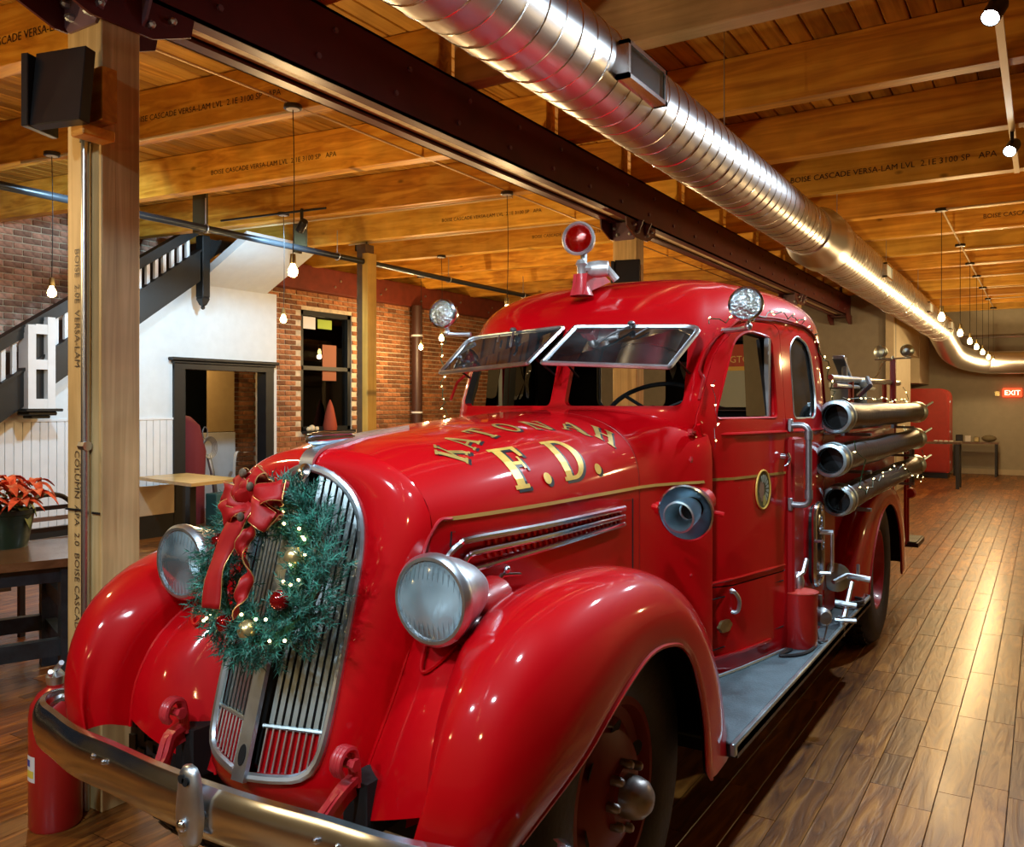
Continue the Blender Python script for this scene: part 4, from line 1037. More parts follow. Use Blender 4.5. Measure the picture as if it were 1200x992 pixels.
# ---- headlamps
for s in (1, -1):
    c = W(s * .487, 1.715, 1.09); R = .115; ax = (0, -1, 0)
    hl = B().lathe([(0, -.215), (.018, -.21), (.045, -.185), (.072, -.14), (.094, -.085), (.108, -.035), (.112, -.01)], c, ax, 32).obj('headlamp', chrome_worn, tr, smooth=True)
    b = B(); b.lathe([(.112, -.02), (R + .002, -.012), (R + .003, .006), (R - .006, .018), (R - .014, .018), (R - .016, .008)], c, ax, 40); b.obj('lamp_bezel', chrome_worn, hl, smooth=True)
    b = B(); b.lathe([(R - .014, .0), (.08, -.04), (.05, -.075), (.02, -.09), (0, -.092)], c, ax, 32); b.obj('reflector', reflec, hl, smooth=True)
    b = B(); n = 40; rws = []
    for i in range(9):
        rr_ = (R - .015) * i / 8; rws.append([c + Vector((rr_ * math.cos(2 * PI * k / n), -(.030 - .018 * (i / 8) ** 2), rr_ * math.sin(2 * PI * k / n))) for k in range(n)])
    b.grid(rws, close_u=True); b.obj('lamp_lens', lampglass, hl, smooth=True)
    b = B()
    for j in range(13):
        xx = -.09 + .015 * j; hh = math.sqrt(max(.0, (R - .018) ** 2 - xx * xx)); b.tube([c + Vector((xx, -.024 + (xx / .1) ** 2 * .012, dz * hh)) for dz in (-1, -.4, .4, 1)], .0012, 4)
    b.obj('lens_flutes', lampglass, hl, merge=False, kind='stuff')
    b = B(); b.tube(catmull([c + Vector((0, .06, -.06)), c + Vector((0, .085, -.10)), W(s * .50, 1.85, .985), W(s * .50, 1.93, .965)], 4), [.026, .03, .03, .032, .034, .036, .038, .04, .042, .044, .046, .05, .052], 14)
    b.tube(catmull([c + Vector((0, .10, -.03)), W(s * .47, 1.92, 1.03), W(s * .45, 2.05, 1.03)], 4), [.038, .04, .045, .05, .052, .055, .06, .062, .062], 14); b.obj('lamp_stalk', red_dark, tr, smooth=True)

# ---- wheels
wheel_red_shaded = pm('wheel_red_shaded', (0.20, 0.012, 0.012), 0.5)  # darker red for the front wheels: shade under the fender put into colour
hub_m = pm('hub_metal', (0.30, 0.28, 0.27), 0.4, 0.8, noise=0.3)
def wheel(cx, cy, s, R=.49, Wd=.21, rim=.25, dual=False):
    """s: +1 outer face towards +X"""
    wo = thing('wheel', None, None, (cx, cy, R)); wo.parent = tr; wo.location = Vector((cx, cy, R)) - tr.location
    if 'kind' in wo: del wo['kind']
    c = (cx, cy, R); ax = (s, 0, 0)
    for k, off in enumerate((0, -.27) if dual else (0,)):
        prof = [(rim, .0), (rim + .02, .02), (rim + .06, .035), (R - .08, .035), (R - .03, .02), (R - .006, -.01), (R, -.04), (R, -Wd + .04), (R - .006, -Wd + .01), (R - .03, -Wd - .02), (rim + .06, -Wd - .03), (rim, -Wd)]
        b = B(); b.lathe([(r, h + off) for r, h in prof], c, ax, 48); b.obj('tyre', rubber, wo, smooth=True, ang=50)
        b = B(); n = 44
        for row, h in ((0, -.04), (1, -.085), (2, -.13), (3, -.165)):
            for j in range(n):
                a = 2 * PI * (j + .5 * (row % 2)) / n
                b.box((cx + s * (h + off), cy + (R + .002) * math.cos(a), R + (R + .002) * math.sin(a)), (.034, .045, .012), rot=Matrix.Rotation(a - PI / 2, 4, 'X'))
        b.obj('tread_blocks', rubber, wo, merge=False, kind='stuff')
    if dual:
        b = B(); b.lathe([(rim + .012, .01), (rim + .012, .016), (rim, .016), (rim - .015, -.03), (rim - .03, -.12), (.13, -.15), (.09, -.15), (.08, -.06), (0, -.05)], c, ax, 40); b.obj('wheel_disc', pink, wo, smooth=True, ang=45); return
    b = B(); b.lathe([(rim, -.0), (rim + .012, .012), (rim - .01, .014), (rim - .018, -.02), (rim - .05, -.03), (rim - .10, .015), (.09, .03), (.085, .045), (0, .045)], c, ax, 40); b.obj('wheel_disc', wheel_red_shaded, wo, smooth=True, ang=45)
    b = B()
    for j in range(6):
        a = 2 * PI * j / 6 + .4; r_ = rim - .075; b.lathe([(0, .004), (.027, .004)], (cx + s * .0, cy + r_ * math.cos(a), R + r_ * math.sin(a)), (s, -.35 * math.cos(a), -.35 * math.sin(a)), 14)
    b.obj('wheel_holes', hole_m, wo)
    b = B(); b.lathe([(.06, .04), (.058, .075), (.05, .10), (.03, .118), (0, .124)], c, ax, 20); b.obj('hub_cap', hub_m, wo, smooth=True)
    for j in range(8):
        a = 2 * PI * j / 8; B().lathe([(.014, .03), (.014, .058), (.008, .066), (0, .067)], (cx, cy + .088 * math.cos(a), R + .088 * math.sin(a)), ax, 8).obj('lug_nut', hub_m, wo, smooth=True)
for s in (1, -1):
    wheel(CX + s * .755, 2.19, s)
    wheel(CX + s * .835, 6.1, s, dual=True)
B().tube([(CX - .7, 2.19, .49), (CX + .7, 2.19, .49)], .05, 8).obj('axle', red_under, tr)
B().tube([(CX - .8, 6.1, .49), (CX + .8, 6.1, .49)], .07, 8).obj('axle', red_under, tr)
B().box2((CX - .45, 1.9, .35), (CX + .45, 4.6, .75)).obj('light_block_box', red_under, tr)  # unseen black box added under the truck to block light
b = B()
for s in (1, -1): b.box2((CX + s * .46 - .01, 1.98, .38), (CX + s * .46 + .01, 2.95, 1.0))
b.obj('inner_fender', red_under, tr)

# ---- cab
def yf(z): return 3.225 + (0 if z < 1.56 else .39 * (z - 1.56))
def dside(y): return .656 + .23 * (y - 3.472)
def cab_half(z, a=0.0, bf=0.0, br=0.0, inset=0.0):
    tum = max(0, (z - 1.50)) * .07
    f = yf(z) + (0.08 if z < 1.5 else 0)
    P = [(0, f), (.15, f + .006), (.30, f + .016), (.44, f + .036), (.52, f + .058), (.565, f + .085), (.60, f + .12), (.622, max(f + .165, 3.36))]
    for y in (3.55, 3.75, 3.98): P.append((dside(max(y, f + .2)), max(y, f + .22) if y < 3.6 else y))
    P += [(.802, 4.15), (.822, 4.3), (.828, 4.45), (.822, 4.6), (.80, 4.74), (.755, 4.82), (.68, 4.865), (.55, 4.885), (.3, 4.89), (0, 4.89)]
    out = []
    for x, y in P:
        t = max(0, min(1, (y - f) / (4.89 - f)))
        x2 = x - (tum * min(1, x / .5)); x2 = max(0, x2 - inset * min(1, x / .2)) ; x2 *= (1 - a)
        Yc = 4.15; yy = y
        if inset: yy = y + inset * (1 - 2 * t)
        if y < Yc: yy = yy + (Yc - yy) * bf
        else: yy = yy + (Yc - yy) * br
        out.append((x2, yy))
    return out
def cab_solid(inset=0.0, zb=.45, name='cab'):
    b = B(); rws = []
    LV = [(z, 0, 0, 0) for z in (zb, .6, .8, 1.0, 1.2, 1.35, 1.5, 1.6, 1.7, 1.8, 1.9)]
    LV += [(1.945, .003, .008, .0), (1.99, .012, .03, .006), (2.04, .04, .08, .02), (2.085, .09, .16, .05), (2.125, .17, .27, .10), (2.155, .28, .40, .18), (2.178, .42, .54, .30), (2.195, .60, .70, .48), (2.205, .80, .86, .72)]
    for (z, a, bf, br) in LV:
        h = cab_half(z, a, bf, br, inset)
        zz = z - inset if z > 1.95 else z
        if z == zb: zz = zb + (.02 if inset else 0)
        ring = [W(x, y, zz) for x, y in h] + [W(-x, y, zz) for x, y in reversed(h[1:-1])]
        rws.append(ring)
    V = b.grid(rws, close_u=True); b.cap(list(reversed(V[0]))); b.cap(V[-1])
    bmesh.ops.recalc_face_normals(b.bm, faces=b.bm.faces)
    me = bpy.data.meshes.new(name); b.bm.to_mesh(me); b.bm.free(); o = bpy.data.objects.new(name, me); COL.objects.link(o); return o
def tmp(b, name='cut'):
    bmesh.ops.recalc_face_normals(b.bm, faces=b.bm.faces)
    me = bpy.data.meshes.new(name); b.bm.to_mesh(me); b.bm.free(); o = bpy.data.objects.new(name, me); COL.objects.link(o); return o
def boolean(o, ops):
    for c, op in ops:
        m = o.modifiers.new('b', 'BOOLEAN'); m.object = c; m.operation = op; m.solver = 'EXACT'
    dg = bpy.context.evaluated_depsgraph_get(); dg.update(); ev = o.evaluated_get(dg); me = bpy.data.meshes.new_from_object(ev)
    o.modifiers.clear(); return me
def rounded(P, n=4): return catmull([(a, c, 0) for a, c in P], n, closed=True)
outer = cab_solid(); inner = cab_solid(.032, name='in')
def sub_round(P, r=.04, n=4):
    """polygon with rounded corners"""
    out = []; N = len(P)
    for i in range(N):
        p0, p1, p2 = Vector(P[i - 1]), Vector(P[i]), Vector(P[(i + 1) % N]); rr_ = min(r if not isinstance(r, list) else r[i], (p0 - p1).length * .45, (p2 - p1).length * .45)
        a = p1 + (p0 - p1).normalized() * rr_; c = p1 + (p2 - p1).normalized() * rr_
        for k in range(n + 1):
            t = k / n; out.append(a * (1 - t) ** 2 + p1 * 2 * t * (1 - t) + c * t * t)
    return [(v.x, v.y) for v in out]
WIN_R = sub_round([(.035, 1.575), (.545, 1.575), (.525, 1.90), (.035, 1.915)], [.03, .04, .10, .02])
DWIN = sub_round([(3.435, 1.52), (3.93, 1.52), (3.93, 1.885), (3.72, 1.905), (3.60, 1.85)], [.035, .03, .05, .10, .12])
QWIN = sub_round([(4.10, 1.515), (4.40, 1.515), (4.43, 1.62), (4.385, 1.86), (4.20, 1.915), (4.11, 1.86)], [.04, .05, .10, .12, .08, .05])
RWIN = sub_round([(.15, 1.56), (.60, 1.56), (.60, 1.935), (.15, 1.935)], .06)
cuts = []
for s in (1, -1):
    cuts.append(tmp(B().extrude_poly([W(s * x, 3.0, z) for x, z in WIN_R], (0, .62, 0))))
    cuts.append(tmp(B().extrude_poly([W(s * x, 4.75, z) for x, z in RWIN], (0, .3, 0))))
    cuts.append(tmp(B().extrude_poly([W(s * .4, y, z) for y, z in DWIN], (s * .7, 0, 0))))
    cuts.append(tmp(B().extrude_poly([W(s * .4, y, z) for y, z in QWIN], (s * .7, 0, 0))))
DOOR = sub_round([(3.305, .815), (4.01, .815), (4.01, 1.925), (3.96, 1.95), (3.70, 1.955), (3.54, 1.86), (3.33, 1.54)], [.03, .03, .03, .03, .10, .12, .08])
def shrink(P, d):
    c = (sum(p[0] for p in P) / len(P), sum(p[1] for p in P) / len(P)); return [(c[0] + (p[0] - c[0]) * (1 - d / .35), c[1] + (p[1] - c[1]) * (1 - d / .55)) for p in P]
doors = {}
for s in (1, -1): doors[s] = (tmp(B().extrude_poly([W(s * .45, y, z) for y, z in DOOR], (s * .6, 0, 0))), tmp(B().extrude_poly([W(s * .45, y, z) for y, z in shrink(DOOR, .004)], (s * .6, 0, 0))))
shell_me = boolean(outer, [(inner, 'DIFFERENCE')] + [(c, 'DIFFERENCE') for c in cuts])
shell = bpy.data.objects.new('shelltmp', shell_me); COL.objects.link(shell)
def finish(me, name, mat, parent, ang=38):
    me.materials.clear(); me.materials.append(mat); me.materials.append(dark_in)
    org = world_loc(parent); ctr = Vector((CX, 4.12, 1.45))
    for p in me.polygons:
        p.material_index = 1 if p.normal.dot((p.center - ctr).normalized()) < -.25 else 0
    for v in me.vertices: v.co -= org
    for p in me.polygons: p.use_smooth = True
    me.set_sharp_from_angle(angle=math.radians(ang)); return link(name, me, parent)
cab_me = boolean(shell, [(doors[1][0], 'DIFFERENCE'), (doors[-1][0], 'DIFFERENCE')])
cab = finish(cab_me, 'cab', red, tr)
DO = {}
for s in (1, -1):
    dme = boolean(shell, [(doors[s][1], 'INTERSECT')]); DO[s] = finish(dme, 'door', red, tr)
for o in [outer, inner, shell] + cuts + [d for v in doors.values() for d in v]: bpy.data.objects.remove(o)
def cabx(y, z=1.3):
    h = cab_half(z)
    if y <= h[6][1]: return h[6][0]
    for (x0, y0), (x1, y1) in zip(h[6:], h[7:]):
        if y0 <= y <= y1 and y1 > y0: return x0 + (x1 - x0) * (y - y0) / (y1 - y0)
    return .8
# dark liner: floor, dash, seats, wheel, pillars inside
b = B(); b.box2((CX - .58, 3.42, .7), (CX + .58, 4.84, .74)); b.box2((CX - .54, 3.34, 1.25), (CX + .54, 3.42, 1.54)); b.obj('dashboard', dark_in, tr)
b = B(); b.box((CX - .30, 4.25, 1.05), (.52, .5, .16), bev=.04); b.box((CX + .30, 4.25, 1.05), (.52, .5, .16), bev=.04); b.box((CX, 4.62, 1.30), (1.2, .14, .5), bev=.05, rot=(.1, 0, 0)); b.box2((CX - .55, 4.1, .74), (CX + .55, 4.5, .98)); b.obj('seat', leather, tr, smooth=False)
b = B(); c = W(.28, 3.62, 1.565); rr_ = .205; nrm = Vector((0, -.55, .83)).normalized(); u = Vector((1, 0, 0)); v = nrm.cross(u)
b.tube([c + (u * math.cos(a) + v * math.sin(a)) * rr_ for a in [2 * PI * i / 36 for i in range(36)]], .011, 8, closed=True)
for a in (.5, 2.6, 4.7): b.tube([c - nrm * .03, c + (u * math.cos(a) + v * math.sin(a)) * rr_], .008, 6)
b.tube([c, c - nrm * .45], .016, 8); b.sphere(c - nrm * .02, .03, 10); b.obj('steering_wheel', black, tr, smooth=True)
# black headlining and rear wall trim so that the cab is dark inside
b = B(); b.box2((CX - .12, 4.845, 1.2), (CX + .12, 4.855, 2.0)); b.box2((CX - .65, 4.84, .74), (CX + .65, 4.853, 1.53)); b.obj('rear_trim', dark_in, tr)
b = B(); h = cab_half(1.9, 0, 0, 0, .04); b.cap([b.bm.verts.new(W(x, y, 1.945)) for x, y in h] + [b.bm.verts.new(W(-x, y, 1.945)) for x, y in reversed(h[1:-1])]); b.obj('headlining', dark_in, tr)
# cutout badge plates hanging behind the wheel (pale diamond shapes seen through the windshield)
b = B()
for dx in (-.035, .035): b.extrude_poly([W(-.06 + dx + a * .028, 4.835, 1.785 + c_ * .05) for a, c_ in ((-.9, .3), (-.5, 1), (.5, 1), (.9, .3), (.0, -1.1))], (0, .004, 0))
b.obj('rear_reflectors', white_w, tr)
# gutter, door trims
for s in (1, -1):
    g_ = [(3.30, 1.60), (3.38, 1.72), (3.52, 1.865), (3.66, 1.95), (3.85, 1.975), (4.1, 1.975), (4.35, 1.955), (4.52, 1.90), (4.63, 1.80), (4.70, 1.66), (4.73, 1.52)]
    pts = [W(s * (cabx(y, z) + .004 if y > 3.36 else .615), y, z) for y, z in [(v.x, v.y) for v in catmull([(a, c, 0) for a, c in g_], 4)]]
    B().tube(pts, .007, 6).obj('drip_gutter', red_dark, tr, smooth=True)
    bd_ = [W(s * (cabx(y, 1.45) + .004), y, 1.455) for y in (3.36, 3.44, 3.5, 3.56, 3.62, 3.7, 3.8, 3.9, 3.97, 4.0)]
    B().tube([W(s * (cabx(3.33) + .002), 3.33, 1.50)] + bd_, .008, 8).obj('belt_moulding', red, DO[s], smooth=True)
    B().tube([W(s * (cabx(y, 1.45) + .003), y, 1.455) for y in (4.03, 4.2, 4.4, 4.6, 4.75)], .008, 8).obj('belt_moulding', red, tr, smooth=True)
    pts = [W(s * (cabx(y, ZG) + .0028), y, ZG) for y in (3.38, 3.44, 3.5, 3.56, 3.62, 3.7, 3.8, 3.9, 3.97, 4.0)]
    ribbon_strip(pts, [(s, -.2, 0)] * 10, .011, gold_dull, 'gold_line', DO[s])
    b = B(); b.tube([W(s * (cabx(y, .84) + .002), y, .845) for y in (3.32, 3.6, 3.99)], .006, 6); b.obj('door_bottom_bead', red, DO[s], smooth=True)
    # window frame of the door + glass
    b = B(); b.tube([W(s * (cabx(max(y, 3.37), z) - .004), y, z) for y, z in DWIN], .008, 6, closed=True); b.obj('window_bead', red, DO[s], smooth=True)
    def pane(P, name, mat, parent, off):
        n = len(P); pts = [W(s * (cabx(max(y, 3.37), z) - off), y, z) for y, z in P]; c = sum(pts, Vector()) / n; b = B(); vc = b.bm.verts.new(c); vs = [b.bm.verts.new(p) for p in pts]
        for i in range(n): b.bm.faces.new([vc, vs[i], vs[(i + 1) % n]])
        return b.obj(name, mat, parent)
    pane([(3.70, 1.53), (3.92, 1.53), (3.92, 1.88), (3.72, 1.89)], 'door_glass', clear, DO[s], .02)
    b = B(); b.box((CX + s * (cabx(3.90) - .03), 3.895, 1.70), (.02, .035, .36)); b.obj('inner_window_channel', iron, DO[s])
    pane(QWIN, 'quarter_glass', dusty, tr, .012)
    b = B(); b.tube([W(s * (cabx(y, z) - .003), y, z) for y, z in QWIN], .006, 6, closed=True); b.obj('quarter_bead', chrome_worn, tr, smooth=True)
    B().tube([W(s * x, 4.885, z) for x, z in RWIN], .007, 6, closed=True).obj('rear_window_bead', black, tr)
    b = B(); b.cap([b.bm.verts.new(W(s * x, 4.872, z)) for x, z in RWIN]); b.obj('rear_glass', clear, tr)
    # hinges, handle, grab rail, catch
    for (y, z) in ((3.285, 1.36), (3.285, 1.30) if False else (3.285, 1.06), (3.285, .90), (3.29, 1.47)):
        b = B(); b.tube([W(s * (cabx(3.36) - .018), y, z - .012), W(s * (cabx(3.36) - .018), y, z + .012)], .012, 8); b.box(W(s * (cabx(3.36) - .012), y + .01, z), (.012, .05, .008)); b.obj('door_hinge', pink, DO[s], smooth=True)
    xh = cabx(3.93) + .03
    b = B(); b.lathe([(0, 0), (.014, 0), (.012, .03), (0, .03)], W(s * (xh - .032), 3.965, 1.345), (s, 0, 0), 10); b.tube(catmull([W(s * (xh + .005), 3.965, 1.36), W(s * (xh + .012), 3.975, 1.335), W(s * (xh + .01), 3.945, 1.312), W(s * (xh + .012), 3.88, 1.305)], 5), [.007] * 8 + [.006, .006, .005, .005, .005, .004, .004, .003], 8); b.obj('door_handle', chrome, DO[s], smooth=True)
    xg = cabx(4.08)
    b = B(); b.tube(catmull([W(s * (xg), 4.03, 1.485), W(s * (xg + .06), 4.03, 1.485), W(s * (xg + .085), 4.03, 1.46), W(s * (xg + .085), 4.03, 1.43), W(s * (xg + .085), 4.03, 1.2), W(s * (xg + .085), 4.03, 1.14), W(s * (xg + .06), 4.03, 1.12), W(s * xg, 4.03, 1.12)], 3), .0145, 10)
    for z in (1.485, 1.12): b.box(W(s * (xg + .004), 4.03, z), (.02, .03, .06), bev=.004); 
    for z in (1.44, 1.17): b.lathe([(.019, -.02), (.019, .02)], W(s * (xg + .085), 4.03, z), n=12)
    b.obj('grab_rail', iron, tr, smooth=True)
    b = B(); b.sphere(W(s * (cabx(3.55) + .004), 3.60, 1.225), .008, 8); b.sphere(W(s * (cabx(3.52) + .004), 3.56, 1.15), .008, 8); b.obj('door_screws', chrome, DO[s], smooth=True)
    # oval portrait badge on the door
    yb, zb_ = 3.79, 1.205; xo = cabx(yb) + .004; rx, rz = .062, .085
    T = Vector((s * .2245, .9744, 0)); Nn = Vector((s * .9744, -.2245, 0))
    def ov(a, k=1.0, o=0.0): return W(s * xo, yb, zb_) + T * (rx * k * math.cos(a)) + Vector((0, 0, rz * k * math.sin(a))) + Nn * o
    b = B(); b.cap([b.bm.verts.new(ov(2 * PI * i / 32, 1, .001)) for i in range(32)]); em = b.obj('oval_badge', pm('badge_ground%d' % s, (.10, .09, .04), .45, noise=.4, nscale=30), DO[s])
    b = B(); b.tube([ov(2 * PI * i / 32, 1, .002) for i in range(32)], .0045, 6, closed=True); b.obj('badge_rim', gold, em, smooth=True)
    def shp(P, o=.002): 
        bb = B(); sg = 1
        bb.cap([bb.bm.verts.new(W(s * xo, yb, zb_) + T * (a * rx) + Vector((0, 0, c * rz)) + Nn * o) for a, c in P]); return bb
    shp([(-.55, .05), (-.50, .25), (-.38, .42), (-.1, .45), (.12, .25), (.15, -.1), (.05, -.35), (-.05, -.6), (-.3, -.62), (-.32, -.42), (-.48, -.38), (-.5, -.2), (-.62, -.08)]).obj('badge_face', pm('badge_face%d' % s, (.26, .15, .09), .5), em)
    bb = B()
    for j in range(9):
        a0 = 2.0 - j * .36; r0, r1 = .38, .82
        p = lambda r, a: (r * math.cos(a) * .9 + .02, r * math.sin(a) * .95 + .02)
        bb.cap([bb.bm.verts.new(W(s * xo, yb, zb_) + T * (q[0] * rx) + Vector((0, 0, q[1] * rz)) + Nn * .003) for q in (p(r0, a0 - .1), p(r1 * .95, a0 - .13), p(r1, a0), p(r1 * .95, a0 + .13), p(r0, a0 + .1))])
    bb.obj('badge_feathers', pm('badge_feather%d' % s, (.35, .38, .28), .5), em)
    shp([(0, -.35), (.35, -.2), (.5, -.6), (.2, -.86), (-.05, -.8)], .0025).obj('badge_shoulder', pm('badge_gold%d' % s, (.42, .34, .08), .5), em)
# hinged windshield panes swung out at the bottom
for s in (1, -1):
    TI = Vector((CX + s * .03, 3.352, 1.925)); TO = Vector((CX + s * .585, 3.42, 1.905)); BI = Vector((CX + s * .035, 3.045, 1.752)); BO = Vector((CX + s * .555, 3.135, 1.725))
    def q(a, c): return TI * (1 - a) * (1 - c) + TO * a * (1 - c) + BI * (1 - a) * c + BO * a * c
    P = sub_round([(0.0, 0.0), (1.0, 0.0), (1, 1), (0, 1)], [.03, .16, .03, .02], 5)
    ring = [q(a, c) for a, c in P]
    nrm = (TO - TI).cross(BI - TI).normalized()
    b = B(); b.tube(ring, .0105, 6, closed=True); b.tube([p + (sum(ring, Vector()) / len(ring) - p) * .03 for p in ring], .007, 5, closed=True); ws = b.obj('windshield_frame', chrome_worn, tr, smooth=True)
    b = B(); b.cap([b.bm.verts.new(p) for p in ring]); b.obj('windshield_glass', dusty, ws)
    # wiper on its pane
    m = q(.48, .0) + Vector((0, -.03, .0)); b = B(); b.sphere(m + Vector((0, 0, .012)), .016, 10, (1, 1.2, .7)); b.tube([m, q(.40, .28) + Vector((0, -.03, .012)), q(.34, .52) + Vector((0, -.02, .01))], .005, 6); b.tube([q(.62, .1) + Vector((0, -.01, 0.01)), q(.57, .3) + Vector((0, -.01, .01))], .004, 6); b.obj('wiper', iron, ws, smooth=True)
    for a in (.06, .97):
        b = B(); b.tube([q(a, .75), Vector((CX + s * (.05 if a < .5 else .55), 3.34 + (.05 if a > .5 else 0), 1.70))], .005, 6); b.obj('stay_arm', black, ws)
# beacon with red lens, on a pale bracket
t = B(); bc = W(0.0, 3.50, 2.31)
b = B(); b.extrude_poly([W(-.035, 3.42, 2.075), W(-.035, 3.70, 2.165), W(-.035, 3.62, 2.19), W(-.035, 3.50, 2.165), W(-.035, 3.455, 2.175), W(-.035, 3.445, 2.12)], (.07, 0, 0)); b.lathe([(.055, 0), (.03, .06), (.026, .1)], W(0, 3.47, 2.075), n=14); b.obj('beacon_foot', pink, tr, smooth=True)
b = B(); b.lathe([(.022, 0), (.022, .06), (.03, .07), (.02, .09)], W(0, 3.47, 2.15), n=14); b.lathe([(0, -.05), (.035, -.045), (.04, .0), (.035, .045), (0, .05)], W(.06, 3.52, 2.20), (1, .3, 0), 16); b.tube([W(0, 3.47, 2.2), W(.1, 3.53, 2.2), W(.13, 3.56, 2.15)], .018, 8); b.tube([W(.0, 3.49, 2.22), W(-.005, 3.50, 2.30)], .016, 8); b.obj('beacon_bracket', bezel_wh, tr, smooth=True)
ax = Vector((.18, -.97, .03)); bc = W(-.01, 3.46, 2.335) 
bo_ = B().lathe([(0, -.11), (.03, -.105), (.055, -.075), (.07, -.03), (.074, .0)], bc, ax, 28).obj('beacon', bezel_wh, tr, smooth=True)
B().lathe([(.068, -.005), (.076, .0), (.078, .012), (.070, .02), (.064, .014)], bc, ax, 32).obj('beacon_rim', bezel_wh, bo_, smooth=True)
B().lathe([(.066, .012), (.05, .026), (.03, .034), (0, .038)], bc, ax, 28).obj('beacon_lens', lens_red, bo_, smooth=True)
# roof corner spotlights
for s, p in ((1, (CX + .745, 3.50, 1.995)), (-1, (CX - .68, 3.33, 2.02))):
    c = Vector(p); ax = Vector((.16, -.98, 0)); R = .070
    so = B().lathe([(0, -.10), (.03, -.095), (.052, -.06), (.066, -.015), (.069, .0)], c, ax, 26).obj('spotlight', chrome, tr, smooth=True)
    B().lathe([(.066, -.004), (R + .002, .0), (R + .002, .012), (R - .007, .018), (R - .010, .010)], c, ax, 30).obj('spotlight_rim', chrome, so, smooth=True)
    B().lathe([(R - .012, .004), (.045, -.02), (.02, -.035), (.012, -.03), (0, -.02)], c, ax, 24).obj('reflector', reflec, so, smooth=True)
    B().lathe([(R - .008, .012), (.04, .02), (0, .024)], c, ax, 24).obj('spotlight_glass', crystal, so, smooth=True)
    b = B(); b.tube([c + Vector((0, .03, -.066)), c + Vector((0, .03, -.095)), c + Vector((-s * .06, .045, -.10)), c + Vector((-s * .12, .06, -.10))], .011, 8); b.sphere(c + Vector((0, .03, -.09)), .017, 10); b.obj('spotlight_arm', chrome_worn, tr, smooth=True)

# ---- siren bell on the cowl (both faces of it: bowl, inner horn)
c = Vector((-1.06, 2.85, 1.205)); ax = Vector((.02, -1, -.13)).normalized()
so = B().lathe([(.02, .10), (.05, .085), (.085, .045), (.096, .0), (.100, -.012), (.094, -.014), (.085, .008), (.06, .045), (.04, .06)], c, ax * -1, 36).obj('siren', chrome, tr, smooth=True)
B().lathe([(.040, .07), (.050, .03), (.052, .0), (.056, -.06), (.050, -.062), (.045, -.03), (.03, .03), (.0, .05)], c + Vector((-.008, 0, -.004)), ax * -1, 28).obj('siren_throat', alu, so, smooth=True)
B().lathe([(.030, .0), (.0, .001)], c + Vector((0, .03, 0)), ax * -1, 20).obj('siren_mouth', hole_m, so)
B().lathe([(.06, .07), (.05, .075), (.046, .19), (.02, .21), (0, .21)], c, ax * -1, 24).obj('siren_motor', red, so, smooth=True)
b = B(); b.tube([c + Vector((-.01, .1, 0)), c + Vector((-.16, .13, -.01))], .026, 10); b.tube([c + Vector((-.10, -.005, .01)), c + Vector((-.125, -.0, .012))], .012, 8); b.tube([c + Vector((.09, .03, .0)), c + Vector((.12, .04, -.005))], .009, 8); b.obj('siren_bracket', red, so, smooth=True)

# ---- running boards
for s in (1, -1):
    rb_ = B().box2((CX + s * .60, 2.80, .405), (CX + s * .925, 5.36, .445)).obj('running_board', black, tr)
    B().box2((CX + s * .60, 2.80, .445), (CX + s * .905, 5.35, .455), bev=.003).obj('ribbed_mat', mat_rb, rb_)
    b = B(); b.box2((CX + s * .905, 2.78, .415), (CX + s * .925, 5.37, .458), bev=.004); b.tube([W(s * (cabx(max(y, 3.37)) + .01), y, .460) for y in (3.0, 3.3, 3.6, 3.99)], .008, 8); b.tube([W(s * .80, 5.36, .46), W(s * .92, 5.36, .46)], .006, 6); b.obj('edge_trim', alu, rb_, smooth=True)
    b = B(); b.strip([W(s * (cabx(y, .6) + .008), y, .53) for y in (3.37, 3.6, 3.85)], .012, .01, (s, 0, 0)); b.obj('sill_bead', red, tr)
# panel latch on the rocker
s = 1
b = B(); c = W(cabx(3.50) + .008, 3.50, .655); T = Vector((.2245, .974, 0))
P = []
for i in range(24):
    a = 2 * PI * i / 24; r_ = 1 + .07 * math.cos(6 * a); P.append(c + T * .048 * r_ * math.cos(a) + Vector((0, 0, .026 * r_ * math.sin(a))))
b.extrude_poly(P, (.012, 0, 0)); b.obj('oval_latch', brass, tr)
b = B(); b.tube(catmull([c + T * .045 + Vector((.0, 0, .14)), c + T * .045 + Vector((.022, 0, .138)), c + T * .062 + Vector((.035, 0, .10)), c + T * .056 + Vector((.03, 0, .055)), c + T * .05 + Vector((.0, 0, .05))], 4), .0085, 8); b.sphere(c + T * .045 + Vector((0.01, 0, .14)), .012, 8); b.obj('panel_handle', chrome_worn, tr, smooth=True)
b = B()
for (y0, y1, z0, z1) in ((3.33, 3.98, .565, .565), (3.33, 3.98, .775, .775)): b.tube([W(cabx(y0 + .04) + .0, y0, z0), W(cabx(y1) + .0, y1, z1)], .003, 5)
b.obj('panel_seam', hole_m, tr)

# ---- hose body and rear
bd2 = B(); XB = .745
bd2.box2((CX - XB, 4.93, .5), (CX + XB, 7.62, 1.43), bev=.02); bd2.box2((CX - XB - .01, 4.93, 1.40), (CX + XB + .01, 7.64, 1.45), bev=.01)
bdo = bd2.obj('hose_body', red, tr)
B().box2((CX - .7, 4.98, 1.45), (CX + .7, 7.5, 1.46)).obj('hose_bed', dark_in, tr)
b = B()
for s in (1, -1):
    B().box2((CX + s * .60, 4.03, .46), (CX + s * .81, 4.94, 1.43), bev=.01).obj('pump_house', red_dark, tr)

